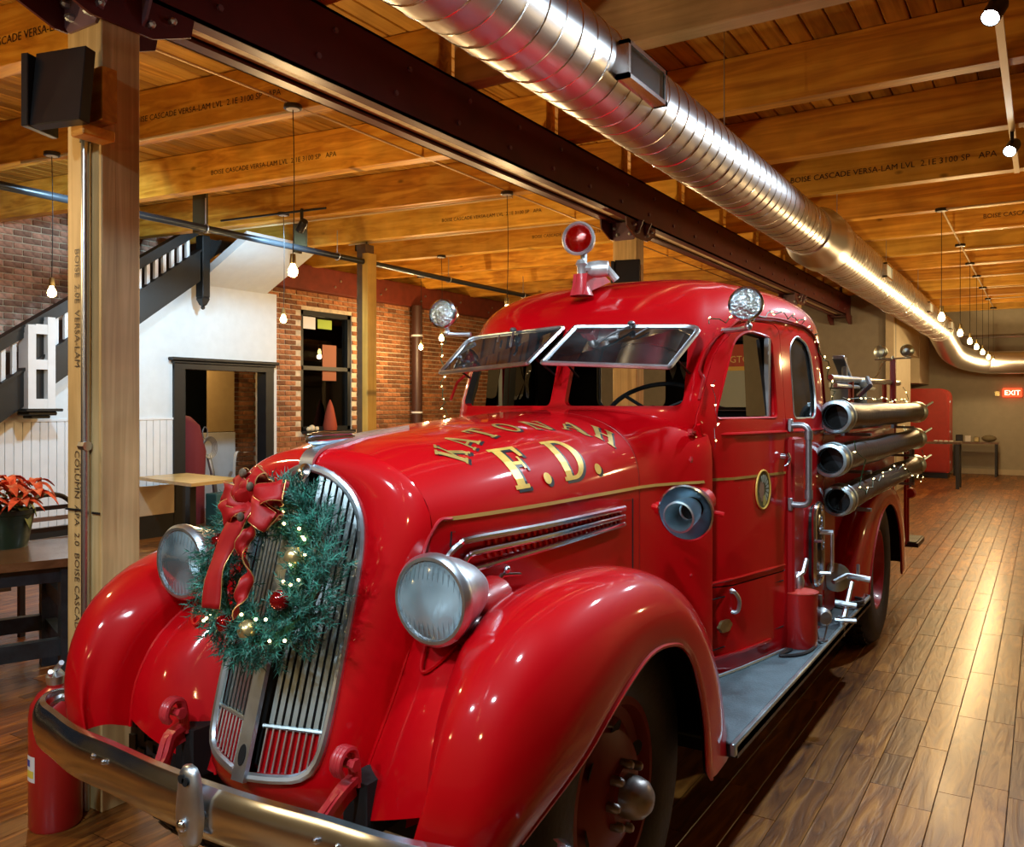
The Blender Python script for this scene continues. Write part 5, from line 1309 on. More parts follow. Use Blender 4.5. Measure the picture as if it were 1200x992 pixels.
# rear fenders
for s in (1, -1):
    cr = [(5.02, .46), (5.16, .66), (5.38, .84), (5.72, .985), (6.15, 1.05), (6.55, 1.02), (6.88, .91), (7.10, .72), (7.22, .52), (7.26, .36)]
    lp = [(5.44, .42), (5.52, .58), (5.68, .74), (5.88, .86), (6.15, .915), (6.42, .88), (6.62, .77), (6.75, .62), (6.80, .48), (6.82, .34)]
    CR = catmull([(a, c, 0) for a, c in cr], 4); LP = catmull([(a, c, 0) for a, c in lp], 4)
    R = []
    for p, l_ in zip(CR, LP):
        P = [(.70, p.x + (.03 if p.x < 6 else 0), p.y - .01), (.80, p.x, p.y), (.875, lerp(p.x, l_.x, .12), lerp(p.y, l_.y, .12)), (.90, lerp(p.x, l_.x, .5), lerp(p.y, l_.y, .5)), (.902, l_.x, l_.y)]
        R.append([W(s * v.x, v.y, v.z) for v in catmull(P, 4)])
    b = B(); b.grid(R); o = b.obj('rear_fender', red, tr, smooth=True, ang=180); liner(R, W(s * .6, 6.1, .4), 'fender_liner', o)
    b = B(); b.tube([r[-1] for r in R], .007, 6); b.obj('fender_bead', pink, o, smooth=True)
b = B(); b.box2((CX - .90, 7.62, .42), (CX + .92, 8.05, .455)); tb_ = b.obj('tailboard', black, tr)
B().box2((CX - .89, 7.63, .455), (CX + .905, 8.04, .463)).obj('ribbed_mat', mat_rb, tb_)
b = B(); b.lathe([(0, 0), (.035, .0), (.045, .02), (.045, .05), (.03, .07), (0, .075)], W(.86, 7.60, .86), (0, 1, 0), 16); b.obj('tail_lamp', pink, tr, smooth=True)
b = B(); b.tube([W(.84, 7.5, .46), W(.84, 7.5, 1.2)], .012, 8); b.tube([W(.84, 7.64, .46), W(.84, 7.64, 1.2)], .012, 8); b.obj('rear_stanchion', red_dark, tr)
# rear pole with two small lamps, side rails over the hose bed
b = B(); b.box2((CX + .70, 7.66, 1.3), (CX + .745, 7.71, 1.955), bev=.006); b.obj('rear_pole', red_dark, tr)
b = B(); b.tube([W(.58, 7.69, 1.96), W(.86, 7.69, 1.965)], .007, 8); b.tube([W(.72, 7.69, 1.95), W(.72, 7.69, 1.985)], .012, 8); b.tube(catmull([W(.72, 7.66, 1.95), W(.66, 7.6, 1.93), W(.63, 7.4, 1.80), W(.52, 7.2, 1.74)], 5), .006, 6); b.obj('lamp_crossbar', chrome_worn, tr, smooth=True)
for dx, a in ((.62, (-.5, -.8, .1)), (.83, (.0, .95, .2))):
    c = W(dx, 7.69, 2.025); ax = Vector(a).normalized(); so = B().lathe([(0, .07), (.03, .062), (.048, .035), (.055, .0), (.053, -.01), (.04, -.018), (0, -.024)], c, ax * -1, 20).obj('rear_lamp', alu, tr, smooth=True); B().tube([c + Vector((0, 0, -.05)), c + Vector((0, 0, -.062))], .012, 8).obj('lamp_foot', chrome_worn, so)
b = B(); b.tube([W(.70, 5.35, 1.74), W(.70, 8.15, 1.77)], .021, 10); b.tube([W(.70, 5.5, 1.70), W(.70, 6.9, 1.70)], .014, 8); b.sphere(W(.70, 8.15, 1.77), .026, 8); b.obj('hand_rail', chrome_worn, tr, smooth=True)
b = B()
for y in (6.0, 7.4): b.tube([W(.70, y, 1.44), W(.70, y, 1.76)], .018, 8)
b.obj('rail_post', red_dark, tr)
b = B(); c = W(.62, 6.35, 1.44); b.lathe([(.12, 0), (.12, .25), (.13, .26), (.13, .295), (.12, .31), (.08, .325), (0, .33)], c, n=24); dr = b.obj('hose_drum', bin_m, tr, smooth=True)
b = B(); b.box(c + Vector((-.02, -.12, .40)), (.08, .30, .03), rot=(-.45, 0, 0), bev=.006); b.tube([c + Vector((0, -.12, .33)), c + Vector((0, -.16, .46))], .02, 8); b.tube([c + Vector((.1, -.2, .2)), c + Vector((.18, -.22, .27)), c + Vector((.14, -.1, .32))], .018, 8); b.obj('drum_crank', iron, dr, smooth=True)
# hose clamps for the suction hoses
b = B()
for z in (1.515, 1.30, 1.085):
    for y in (5.2, 7.1): b.box2((CX + .79, y, z - .1), (CX + .83, y + .05, z + .02)); b.box2((CX + .79, y, z - .115), (CX + .95, y + .05, z - .098))
b.obj('hose_brackets', iron, tr)

# pump panel at the body side: bright oval frame, dials, lever
pc = W(.845, 4.36, .90); s = 1
b = B(); P = sub_round([(-.085, -.20), (.085, -.20), (.085, .19), (-.085, .19)], .075, 6); b.tube([pc + Vector((.0, a, c)) for a, c in P], .014, 8, closed=True); fr_ = b.obj('panel_frame', chrome, tr, smooth=True)
b = B(); b.extrude_poly([pc + Vector((-.03, a, c)) for a, c in P], (.03, 0, 0)); b.obj('pump_panel', black, fr_)
for (a, c, r_) in ((-.02, .10, .042), (.03, -.01, .028), (-.04, -.11, .022)):
    g = B().lathe([(0, 0), (r_, 0), (r_ * 1.1, .012), (r_ * .9, .016), (r_ * .88, .008), (0, .008)], pc + Vector((.002, a, c)), (1, 0, 0), 20).obj('gauge', chrome, fr_, smooth=True)
B().box(pc + Vector((.055, .055, -.05)), (.012, .035, .19), bev=.004).obj('panel_lever', chrome_worn, fr_); b = B(); b.tube([pc + Vector((0, .03, .05)), pc + Vector((.06, .05, .05))], .012, 8); b.tube([pc + Vector((0, -.03, -.14)), pc + Vector((.06, -.02, -.14)), pc + Vector((.06, .02, -.12))], .010, 8); b.tube([pc + Vector((0, -.09, .02)), pc + Vector((.05, -.13, .03))], .007, 6); b.obj('panel_pipes', chrome_worn, fr_, smooth=True, kind='stuff')
# discharge valves with lever handles
vc = W(.86, 4.78, .57)
v1 = B().lathe([(.03, -.05), (.075, -.045), (.075, .03), (.05, .045), (0, .05)], vc + Vector((-.02, 0, .09)), (.5, -.8, .1), 20).obj('discharge_valve', alu, tr, smooth=True)
b = B(); b.tube([vc + Vector((.0, -.14, .09)), vc + Vector((.05, -.05, .115)), vc + Vector((.16, -.03, .10))], [.012, .014, .016], 8); b.tube([vc + Vector((.10, -.02, .09)), vc + Vector((.09, .04, .16))], .009, 8)
b.tube([vc + Vector((.02, -.2, .0)), vc + Vector((.12, -.18, -.01))], .013, 8); b.tube([vc + Vector((.02, -.2, -.09)), vc + Vector((.12, -.18, -.085))], .014, 8); b.tube([vc + Vector((.05, -.19, -.13)), vc + Vector((.08, -.08, .09))], .014, 8)
b.lathe([(.016, -.05), (.016, .05)], vc + Vector((.05, -.19, -.12)), n=10); b.obj('valve_levers', chrome_worn, v1, smooth=True)
b = B(); b.tube([W(.86, 5.05, .47) + Vector((.075 * math.cos(a), .075 * math.sin(a), 0)) for a in [2 * PI * i / 28 for i in range(28)]], .010, 8, closed=True); b.tube([W(.86, 5.05, .49) + Vector((.075 * math.cos(a), .075 * math.sin(a), 0)) for a in [2 * PI * i / 28 for i in range(28)]], .009, 8, closed=True)
b.top('rubber_ring', rubber, 'black rubber ring lying at the rear end of the running board', 'ring', smooth=True)
# ---- lettering painted on the hood: strokes laid on the curved skin
def hood_pos(y, sarc, off=.0022, side=1):
    """point at arc length `sarc` up the section from the beltline"""
    h = hood_half(y, nt=40); start = next(i for i, p in enumerate(h) if p[1] >= ZG - .001)
    d = 0
    for (x0, z0), (x1, z1) in zip(h[start:], h[start + 1:]):
        L = math.hypot(x1 - x0, z1 - z0)
        if d + L >= sarc and L > 0:
            t = (sarc - d) / L; nx, nz = (z1 - z0) / L, -(x1 - x0) / L
            return W(side * (lerp(x0, x1, t) + nx * off), y, lerp(z0, z1, t) + nz * off)
        d += L
    return W(0, y, hzt(y) + off)
LET = {  # boxes/quads in a 1-high letter cell: list of polygons, and the width
 'F': ([[(.08, 0), (.30, 0), (.30, 1), (.08, 1)], [(.0, 0), (.40, 0), (.40, .08), (.0, .08)], [(.0, .92), (.72, .92), (.72, 1), (.0, 1)], [(.30, .50), (.56, .50), (.56, .58), (.30, .58)], [(.62, .70), (.72, .70), (.72, 1), (.56, 1)], [(.50, .40), (.56, .40), (.56, .70), (.50, .70)]], .76),
 'K': ([[(.06, 0), (.28, 0), (.28, 1), (.06, 1)], [(0, 0), (.36, 0), (.36, .08), (0, .08)], [(0, .92), (.36, .92), (.36, 1), (0, 1)], [(.26, .42), (.62, .96), (.74, .96), (.30, .34)], [(.34, .58), (.50, .62), (.86, .04), (.62, .04)], [(.52, 0), (.92, 0), (.92, .08), (.52, .08)], [(.52, .92), (.84, .92), (.84, 1), (.52, 1)]], .94),
 'A': ([[(.05, 0), (.15, 0), (.46, 1), (.38, 1)], [(.38, 1), (.52, 1), (.90, 0), (.66, 0)], [(.18, .28), (.70, .28), (.70, .36), (.20, .36)], [(-.03, 0), (.26, 0), (.26, .07), (-.03, .07)], [(.56, 0), (.98, 0), (.98, .07), (.56, .07)]], .96),
 'T': ([[(.30, 0), (.52, 0), (.52, 1), (.30, 1)], [(.20, 0), (.62, 0), (.62, .08), (.20, .08)], [(0, .92), (.82, .92), (.82, 1), (0, 1)], [(0, .70), (.06, .70), (.10, .92), (0, .92)], [(.76, .70), (.82, .70), (.82, .92), (.72, .92)]], .84),
 'N': ([[(.06, 0), (.15, 0), (.15, 1), (.06, 1)], [(.06, 1), (.30, 1), (.80, 0), (.60, 0)], [(.72, 0), (.81, 0), (.81, 1), (.72, 1)], [(0, 0), (.26, 0), (.26, .07), (0, .07)], [(.60, .93), (.92, .93), (.92, 1), (.60, 1)], [(0, .93), (.2, .93), (.2, 1), (0, 1)]], .92),
 'H': ([[(.06, 0), (.28, 0), (.28, 1), (.06, 1)], [(.62, 0), (.84, 0), (.84, 1), (.62, 1)], [(.28, .46), (.62, .46), (.62, .54), (.28, .54)], [(0, 0), (.34, 0), (.34, .08), (0, .08)], [(.56, 0), (.90, 0), (.90, .08), (.56, .08)], [(0, .92), (.34, .92), (.34, 1), (0, 1)], [(.56, .92), (.90, .92), (.90, 1), (.56, 1)]], .92)}
def arc_poly(cx, cy, rx, ry, wx, wy, a0, a1, n=14):
    out = []
    for i in range(n):
        A = a0 + (a1 - a0) * i / n; C_ = a0 + (a1 - a0) * (i + 1) / n
        out.append([(cx + rx * math.cos(A), cy + ry * math.sin(A)), (cx + rx * math.cos(C_), cy + ry * math.sin(C_)), (cx + (rx - wx) * math.cos(C_), cy + (ry - wy) * math.sin(C_)), (cx + (rx - wx) * math.cos(A), cy + (ry - wy) * math.sin(A))])
    return out
LET['D'] = ([[(.08, 0), (.30, 0), (.30, 1), (.08, 1)], [(0, 0), (.40, 0), (.40, .08), (0, .08)], [(0, .92), (.40, .92), (.40, 1), (0, 1)]] + arc_poly(.38, .5, .50, .5, .20, .08, -PI / 2, PI / 2), .92)
LET['O'] = (arc_poly(.44, .5, .44, .52, .18, .09, 0, 2 * PI, 24), .92)
LET['.'] = ([[(.12 + .12 * math.cos(2 * PI * i / 14), .12 + .12 * math.sin(2 * PI * i / 14)) for i in range(14)]], .3)
def sub_quad(P, k=5):
    if len(P) != 4: return [P]
    out = []; a, b_, c, d = [Vector((*p, 0)) for p in P]
    for i in range(k):
        for j in range(k):
            f = lambda u, v: (a * (1 - u) * (1 - v) + b_ * u * (1 - v) + c * u * v + d * (1 - u) * v)
            out.append([f(i / k, j / k), f((i + 1) / k, j / k), f((i + 1) / k, (j + 1) / k), f(i / k, (j + 1) / k)])
    return [[(p.x, p.y) for p in q] for q in out]
def put_letter(ch, y0, s0, size, rot, sx=1.0, side=1, sh=(0.012, -0.010), arc_bot=0):
    polys, wdt = LET[ch]
    for nm, mt, o_, (dx, dy) in (('letter_shade', letter_sh, .0012, sh), ('letter', gold if size > .12 else gold_l, .0022, (0, 0))):
        b = B()
        for P in polys:
            for q in sub_quad(P):
                pts = []
                for (a, c) in q:
                    a2 = (a - wdt / 2) * size * sx; c2 = c * size
                    yy = y0 + (a2 * math.cos(rot) - c2 * math.sin(rot)) * side + dx * side; ss = s0 + a2 * math.sin(rot) + c2 * math.cos(rot) + dy
                    pts.append(hood_pos(yy, ss, o_, side))
                b.poly(pts)
        b.obj(nm, mt, LETR, merge=False)
hp = bpy.data.objects.new('hood_lettering', None); COL.objects.link(hp); hp.parent = tr; LETR = hp
gold_l = pm('dull_gold_letters', (0.50, 0.34, 0.09), 0.4, 0.3, noise=0.3, nscale=20)  # duller gold than the big letters
for ch, y, s_, sz in (('F', 2.26, .055, .165), ('.', 2.375, .055, .165), ('D', 2.55, .055, .165), ('.', 2.70, .055, .165)): put_letter(ch, y, s_, sz, 0, 1.05)
for i, ch in enumerate('KATONAH'):
    a = math.radians(58 - i * 19.3); put_letter(ch, 2.47 - .44 * math.sin(a) , .06 + .245 * math.cos(a), .10, a * .8, 1.0, sh=(.008, -.007))

# ================================================================== THINGS ON THE TRUCK
def suction_hose(y0, y1, x, z, label, r=.082):
    t = thing('suction_hose', label, 'hose', (x, (y0 + y1) / 2, z - r), 'suction hoses on the truck side')
    n = 46; pts = [Vector((x + .002 * math.sin(i * .5), lerp(y0 + .1, y1 - .08, i / n), z + .0025 * math.sin(i * .33 + z * 9))) for i in range(n + 1)]
    b = B(); b.tube(pts, [r * .84 + .0025 * (i % 2) for i in range(n + 1)], 24, cap=True); b.obj('hose_barrel', hose_m, t, smooth=True)
    b = B(); b.lathe([(r * .70, .07), (r * .72, .0), (r * .78, -.006), (r * .95, -.002), (r * 1.0, .012), (r * 1.0, .05), (r * .92, .056), (r * .92, .075), (r * 1.03, .08), (r * 1.03, .115), (r * .9, .125), (r * .84, .16)], (x, y0, z), (0, 1, 0), 36); b.obj('coupling', alu, t, smooth=True)
    b = B(); b.lathe([(r * .71, .0), (r * .71, .10), (0, .10)], (x, y0, z), (0, 1, 0), 30); b.obj('hose_bore', hole_m, t)
    b = B(); b.lathe([(r * .84, -.12), (r * .95, -.10), (r * 1.03, -.06), (r * 1.03, -.01), (r * .9, .0), (0, .0)], (x, y1, z), (0, 1, 0), 30)
    for a in (.6, 2.4): b.tube([(x + r * math.cos(a), y1 - .04, z + r * math.sin(a)), (x + (r + .05) * math.cos(a), y1 + .05, z + (r + .06) * math.sin(a))], .010, 8)
    b.obj('end_coupling', alu, t, smooth=True); return t
suction_hose(4.55, 7.85, CX + .885, 1.518, 'topmost of the three black suction hoses along the truck side', .086)
suction_hose(4.43, 7.75, CX + .885, 1.303, 'middle one of the three black suction hoses along the truck side', .086)
suction_hose(4.61, 7.75, CX + .885, 1.085, 'lowest of the three black suction hoses above the rear fender', .082)
# red canister on the running board
t = thing('red_canister', 'red cylindrical canister standing on the running board below the gauges', 'canister', (-.975, 4.10, .456))
cc = (-.975, 4.10, .456)
B().lathe([(0, 0), (.080, 0), (.083, .01), (.083, .245), (.0835, .25), (.0845, .255), (.0, .268)], cc, n=28).obj('body', ext_red, t, smooth=True)
B().lathe([(.0845, .248), (.088, .254), (.0, .272)], cc, n=28).obj('lid', pm('lid_red', (.55, .05, .03), .45), t, smooth=True)
b = B(); b.lathe([(.02, .26), (.026, .30), (.018, .33), (.012, .345)], cc, n=12); b.tube([(cc[0] - .09, cc[1] - .04, .73), (cc[0] - .02, cc[1] - .02, .765), (cc[0] + .02, cc[1], .80), (cc[0] + .03, cc[1] + .02, .86)], .012, 8); b.obj('valve', chrome_worn, t, smooth=True)
# oil lantern
t = thing('small_lantern', 'small round grey lantern standing on the running board edge', 'lantern', (-.905, 4.20, .456)); cc = Vector((-.905, 4.22, .575))
B().lathe([(0, -.05), (.035, -.048), (.044, -.03), (.046, .0), (.044, .03), (.03, .045), (0, .048)], cc, (.7, -.7, 0), 20).obj('lamp_body', iron, t, smooth=True)
b = B(); b.tube([cc + Vector((-.02, 0, -.045)), cc + Vector((-.005, .0, -.119))], .004, 6); b.tube([cc + Vector((.03, .01, -.045)), cc + Vector((.015, .0, -.119))], .004, 6); b.lathe([(0, 0), (.035, 0), (.035, .01), (0, .01)], cc + Vector((0, 0, -.119)), n=14); b.tube([cc + Vector((0, 0, .045)), cc + Vector((0, 0, .10))], .010, 8); b.obj('stand', iron, t, smooth=True)
# looped hose on the board
b = B(); b.tube(catmull([(-.93, 4.18, .464), (-.90, 4.05, .464), (-.93, 3.92, .464), (-1.0, 3.86, .464), (-.98, 3.98, .464)], 6), .007, 6)
b.top('thin_hose', rubber, 'thin black rubber hose lying on the running board by the canister', 'hose', smooth=True)
# fairy lights: over the doorway gutter, along the hoses, on the bumper bracket side
def fairy(pts, n, label, rad=.0025, seed=1, jit=.012):
    rn = random.Random(seed); Q = resample(catmull(pts, 6), n * 3)
    Q = [p + Vector((rn.uniform(-jit, jit), rn.uniform(-jit, jit), rn.uniform(-jit, jit))) for p in Q]
    c = Q[0]; t = thing('string_lights', label, 'string lights', c, 'fairy lights on the truck')
    B().tube(Q, rad, 4).obj('wire', leaf_g if rad > .002 else black, t)
    tb = B(); tb.lathe([(0, .014), (.0025, .012), (.0032, .006), (.0025, 0), (0, 0)], (0, 0, 0), n=6); me = tb.mesh('bulb', bulb_w, True)
    for i in range(n):
        p = Q[i * 3 + 1]; o = link('bulb', me, t, p - c); o.rotation_euler = (rn.uniform(-2, 2), rn.uniform(-2, 2), 0)
fairy([W(.60, 3.40, 1.93), W(.66, 3.46, 1.93), W(.73, 3.62, 1.955), W(.765, 3.85, 1.985), W(.79, 4.1, 1.985), W(.80, 4.4, 1.96), W(.82, 4.62, 1.82), W(.83, 4.80, 1.62), W(.86, 4.9, 1.55)], 18, 'fairy lights draped over the door gutter from the right roof spotlight', seed=2, jit=.018)
fairy([W(.90, 4.7, 1.62), W(.93, 5.2, 1.61), W(.90, 5.9, 1.615), W(.88, 6.6, 1.61), W(.86, 7.5, 1.62), W(.80, 7.7, 1.72)], 14, 'fairy lights lying along the topmost suction hose', seed=3)
fairy([W(.98, 4.62, 1.40), W(.99, 4.75, 1.22), W(.99, 4.7, 1.12), W(.99, 5.4, 1.18), W(.985, 6.2, 1.16), W(.985, 7.4, 1.0), W(.93, 7.7, 1.2)], 16, 'fairy lights tangled between the two lower suction hoses', seed=4, jit=.02)
fairy([W(-.70, 3.40, 1.94), W(-.74, 3.40, 1.85), W(-.72, 3.38, 1.70), W(-.70, 3.36, 1.58), W(-.68, 3.35, 1.50)], 9, 'fairy lights hanging down the far windshield pillar', seed=5)
fairy([W(.655, 3.35, 1.68), W(.66, 3.36, 1.57), W(.665, 3.36, 1.46), W(.66, 3.36, 1.40)], 4, 'fairy lights down the near windshield pillar', rad=.0015, seed=6)

# ---- wreath
wc = Vector((CX + .022, 1.605, 1.135)); WT = Vector((0, -.958, .28)).normalized()
U = Vector((1, 0, 0)); V_ = WT.cross(U).normalized() * -1
if V_.z < 0: V_ = -V_
wr = thing('christmas_wreath', 'green christmas wreath with a red bow and baubles hung on the grille', 'wreath', wc - Vector((0, 0, .26)))
rn = random.Random(11); b = B(); RW = .182
def tor(a, phi, r): return wc + (U * math.cos(a) + V_ * math.sin(a)) * (RW + r * math.cos(phi)) + WT * (r * math.sin(phi))
for i in range(760):
    a = rn.uniform(0, 2 * PI); phi = rn.uniform(-.35, PI + .35); r0 = rn.uniform(.01, .052)
    p = tor(a, phi, r0)
    out = (tor(a, phi, .1) - tor(a, phi, 0)).normalized(); tan = (-U * math.sin(a) + V_ * math.cos(a))
    d = (out * rn.uniform(.5, 1.1) + tan * rn.uniform(-.2, 1.2) + Vector((rn.gauss(0, .3), rn.gauss(0, .3), rn.gauss(0, .3)))).normalized()
    L = rn.uniform(.04, .07); q = p + d * L
    for j in range(20):
        tt = (j + .5) / 20; base = p.lerp(q, tt); o = d.orthogonal().normalized(); o.rotate(Matrix.Rotation(j * 2.4, 3, d))
        tip = base + (o * .9 + d * .75).normalized() * .024; sd = d.cross(o).normalized() * .0019
        b.poly([base - sd, base + sd, tip])
b.obj('fir_foliage', green_n, wr, merge=False, kind='stuff')
b = B(); b.tube([tor(2 * PI * i / 30, 0, 0) for i in range(30)], .012, 6, closed=True)
b.obj('wreath_ring', leaf_g, wr)
for a, r_, mt in ((160, .165, ball_r), (200, .155, ball_g), (247, .165, ball_r), (278, .16, ball_g), (328, .135, ball_r), (17, .14, ball_g)):
    A = math.radians(a); p = wc + (U * math.cos(A) + V_ * math.sin(A)) * r_ + WT * .055
    bb = B(); bb.sphere(p, .0265, 18); o = bb.obj('bauble', mt, wr, smooth=True)
tb = B(); tb.sphere((0, 0, 0), .0042, 8); lm = tb.mesh('light_bulb', bulb_w, True)
for i in range(26):
    A = rn.uniform(0, 2 * PI); p = wc + (U * math.cos(A) + V_ * math.sin(A)) * rn.uniform(.12, .23) + WT * rn.uniform(.04, .07)
    link('light_bulb', lm, wr, p - world_loc(wr))
# bow
bwc = wc + U * (-.02) + V_ * .165 + WT * .085
bow = bpy.data.objects.new('bow', None); COL.objects.link(bow); bow.parent = wr; bow.location = bwc - world_loc(wr)
def rib(P, w_, name, tw=0):
    Q = catmull(P, 6); rws = []; N = len(Q)
    for i, p in enumerate(Q):
        t = (Q[min(i + 1, N - 1)] - Q[max(i - 1, 0)]).normalized(); sd = t.cross(WT).normalized()
        if sd.length < .1: sd = U
        sd.rotate(Matrix.Rotation(tw * math.sin(i * .5), 3, t)); rws.append([p - sd * w_ / 2, p - sd * w_ / 4 + WT * .003, p + sd * w_ / 4 - WT * .003, p + sd * w_ / 2])
    b = B(); b.grid(rws); o = b.obj(name, ribbon, bow, smooth=True); md = o.modifiers.new('t', 'SOLIDIFY'); md.thickness = .0015
    b = B(); b.tube([r[0] for r in rws], .0016, 4); b.tube([r[-1] for r in rws], .0016, 4); b.obj('wire_edge', ribbon_e, bow)
def loc(a, c, d): return bwc + U * a + V_ * c + WT * d
for ang, L in ((2.95, .10), (2.2, .085), (1.3, .085), (.3, .12), (-.45, .11), (3.7, .09), (1.9, .05)):
    ca, sa = math.cos(ang), math.sin(ang)
    rib([loc(0, 0, .01), loc(ca * L * .5, sa * L * .5, .045), loc(ca * L, sa * L, .03), loc(ca * L * .9, sa * L * .9, .0), loc(ca * L * .4, sa * L * .4, .005), loc(0, 0, .01)], .058, 'bow_loop', .4)
rib([loc(0, 0, .02), loc(-.02, -.06, .03), loc(-.05, -.13, .025), loc(-.058, -.20, .03), loc(-.055, -.285, .02)], .062, 'bow_tail', .12)
rib([loc(.02, -.01, .015), loc(.03, -.07, .02), loc(.018, -.12, .03), loc(.05, -.18, .015), loc(.045, -.24, .02), loc(.04, -.30, .02)], .035, 'bow_tail', 1.2)
for a, c in ((-.01, .07), (.03, .035), (.02, -.045)):
    b = B(); b.sphere(loc(a, c, .055), .010, 10, (1, 1, 1.3)); b.obj('fir_cone', cone_m, wr, smooth=True)

# ================================================================== THINGS IN THE ROOM
# extinguisher on the floor behind the bumper
t = thing('fire_extinguisher', 'red fire extinguisher standing on the floor behind the bumper end', 'extinguisher', (-3.165, 1.82, 0)); cc = (-3.165, 1.82, 0)
B().lathe([(0, .0), (.085, .0), (.092, .012), (.092, .42), (.085, .46), (.06, .50), (.03, .52), (.028, .54)], cc, n=32).obj('cylinder', ext_red, t, smooth=True)
b = B(); b.lathe([(.03, .53), (.035, .56), (.02, .58), (0, .585)], cc, n=14); b.tube([(cc[0] + .02, cc[1] - .03, .57), (cc[0] + .07, cc[1] - .06, .60)], .009, 6); b.tube([(cc[0], cc[1], .58), (cc[0] + .09, cc[1] - .03, .63)], .010, 6); b.obj('valve_head', chrome_worn, t, smooth=True)
def lab(z0, z1, a0, a1, mt, nm, r=.0928):
    b = B(); b.grid([[(cc[0] + r * math.cos(lerp(a0, a1, i / 8)), cc[1] + r * math.sin(lerp(a0, a1, i / 8)), z) for i in range(9)] for z in (z0, z1)]); b.obj(nm, mt, t, smooth=True)
lab(.19, .285, -1.95, -1.35, paper, 'label'); lab(.245, .27, -1.92, -1.65, blue_l, 'label_stripe', .0934); lab(.205, .232, -1.92, -1.42, yel_l, 'label_stripe', .0934)

# table with poinsettia at the far left
e1 = Vector((-.36, -.933, 0)); e2 = Vector((-.933, .36, 0)); c0 = Vector((-4.46, 2.70, .75))
tt = thing('work_table', 'dark topped heavy table with blue black timber legs at the left', 'table', (c0.x - .6, c0.y - .3, 0))
def tp(a, d, z): p = c0 + e1 * a + e2 * d; return Vector((p.x, p.y, z))
for j in range(4):
    b = B(); w_ = .2; A = [tp(-.12, j * w_ + .002, .0), tp(2.2, j * w_ + .002, 0), tp(2.2, (j + 1) * w_ - .002, 0), tp(-.12, (j + 1) * w_ - .002, 0)]
    b.extrude_poly([(p.x, p.y, .705) for p in A], (0, 0, .045)); b.obj('tabletop_board', wood_brown, tt)
def tbeam(b, a0, d0, a1, d1, z0, z1, w_=.045):
    p, q = tp(a0, d0, 0), tp(a1, d1, 0); u = (q - p).normalized(); n = Vector((-u.y, u.x, 0)) * w_
    b.extrude_poly([(v.x, v.y, z0) for v in (p + n, q + n, q - n, p - n)], (0, 0, z1 - z0))
for (a, d) in ((.04, .07), (.04, .72), (2.0, .07), (2.0, .72)):
    b = B(); tbeam(b, a - .05, d, a + .05, d, 0, .705, .05); b.obj('leg', table_blue, tt)
for d in (.07, .72):
    b = B(); tbeam(b, .05, d, 2.0, d, .22, .31, .03); b.obj('stretcher', table_blue, tt)
    b = B(); tbeam(b, -.05, d, 2.1, d, .62, .705, .03); b.obj('apron_rail', table_blue, tt)
b = B(); tbeam(b, .04, .07, .04, .72, .45, .53, .03); tbeam(b, .04, .07, .04, .72, .22, .29, .03); b.obj('end_rail', table_blue, tt)
# bench under/behind
bt_ = thing('bench', 'dark bench with a pale slat behind the work table', 'bench', tp(.9, 1.25, 0))
b = B(); tbeam(b, .2, 1.25, 1.9, 1.25, .40, .45, .15); b.obj('seat', pm('bench_top', (.12, .09, .06), .5, noise=.3), bt_)
for a in (.3, 1.8):
    b = B(); tbeam(b, a - .04, 1.25, a + .04, 1.25, 0, .40, .12); b.obj('leg', black, bt_)
# poinsettia
pc_ = tp(.28, .62, .75); pl = thing('poinsettia', 'potted salmon red poinsettia in a dark green pot on the left table', 'plant', pc_)
B().lathe([(0, 0), (.11, 0), (.145, .19), (.152, .195), (.152, .22), (.14, .22), (.135, .2), (0, .19)], pc_, n=24).obj('pot', pot_m, pl, smooth=True)
B().box(pc_ + Vector((.02, -.10, .06)), (.045, .006, .05), rot=(.17, 0, .25)).obj('pot_label', paper, pl)
rn = random.Random(5)
def leafm(L, w_, droop=.25):
    b = B(); rws = []
    for i in range(7):
        t = i / 6; ww = w_ * math.sin(PI * min(1, t * .96 + .02)) ** .8 * (1 - .25 * t); z = .03 * math.sin(t * PI) - droop * t * t * L
        rws.append([(-ww / 2, t * L, z + .006), (0, t * L, z - .004), (ww / 2, t * L, z + .006)])
    b.grid(rws); return b
def put_leaf(L, w_, base, az, el, mat, name, droop=.25, idx=0):
    b = leafm(L, w_, droop); Mx = Matrix.Translation(base) @ Matrix.Rotation(az, 4, 'Z') @ Matrix.Rotation(el, 4, 'X')
    for v in b.bm.verts: v.co = Mx @ v.co
    b.obj(name, mat, pl, smooth=True, merge=False)
for i in range(15):
    put_leaf(rn.uniform(.13, .18), .085, pc_ + Vector((rn.uniform(-.05, .05), rn.uniform(-.05, .05), .22 + rn.uniform(0, .06))), rn.uniform(0, 2 * PI), rn.uniform(-.5, .3), leaf_g if i % 3 else leaf_l, 'leaf', .5)
for hx, hy, hz in ((0, 0, .37), (.10, -.05, .33), (-.10, -.06, .34), (.02, .11, .33), (-.02, -.12, .29), (.13, .06, .28), (-.13, .08, .28), (.09, -.14, .25), (.17, -.02, .24), (-.04, -.17, .25)):
    for k_ in range(7):
        put_leaf(rn.uniform(.11, .15), .07, pc_ + Vector((hx * 1.25, hy * 1.25, hz + .02)), k_ * .9 + rn.uniform(-.2, .2), rn.uniform(-.15, .5), bract, 'bract', .45)
    b = B()
    for k_ in range(5): b.sphere(pc_ + Vector((hx + rn.uniform(-.012, .012), hy + rn.uniform(-.012, .012), hz + .02)), .008, 6)
    b.obj('flower_buds', leaf_l, pl)
b = B(); 
for hx, hy in ((0, 0), (.06, -.03), (-.06, -.03), (.02, .06)): b.tube([pc_ + Vector((0, 0, .17)), pc_ + Vector((hx, hy, .30))], .006, 5)
b.obj('stems', leaf_g, pl)
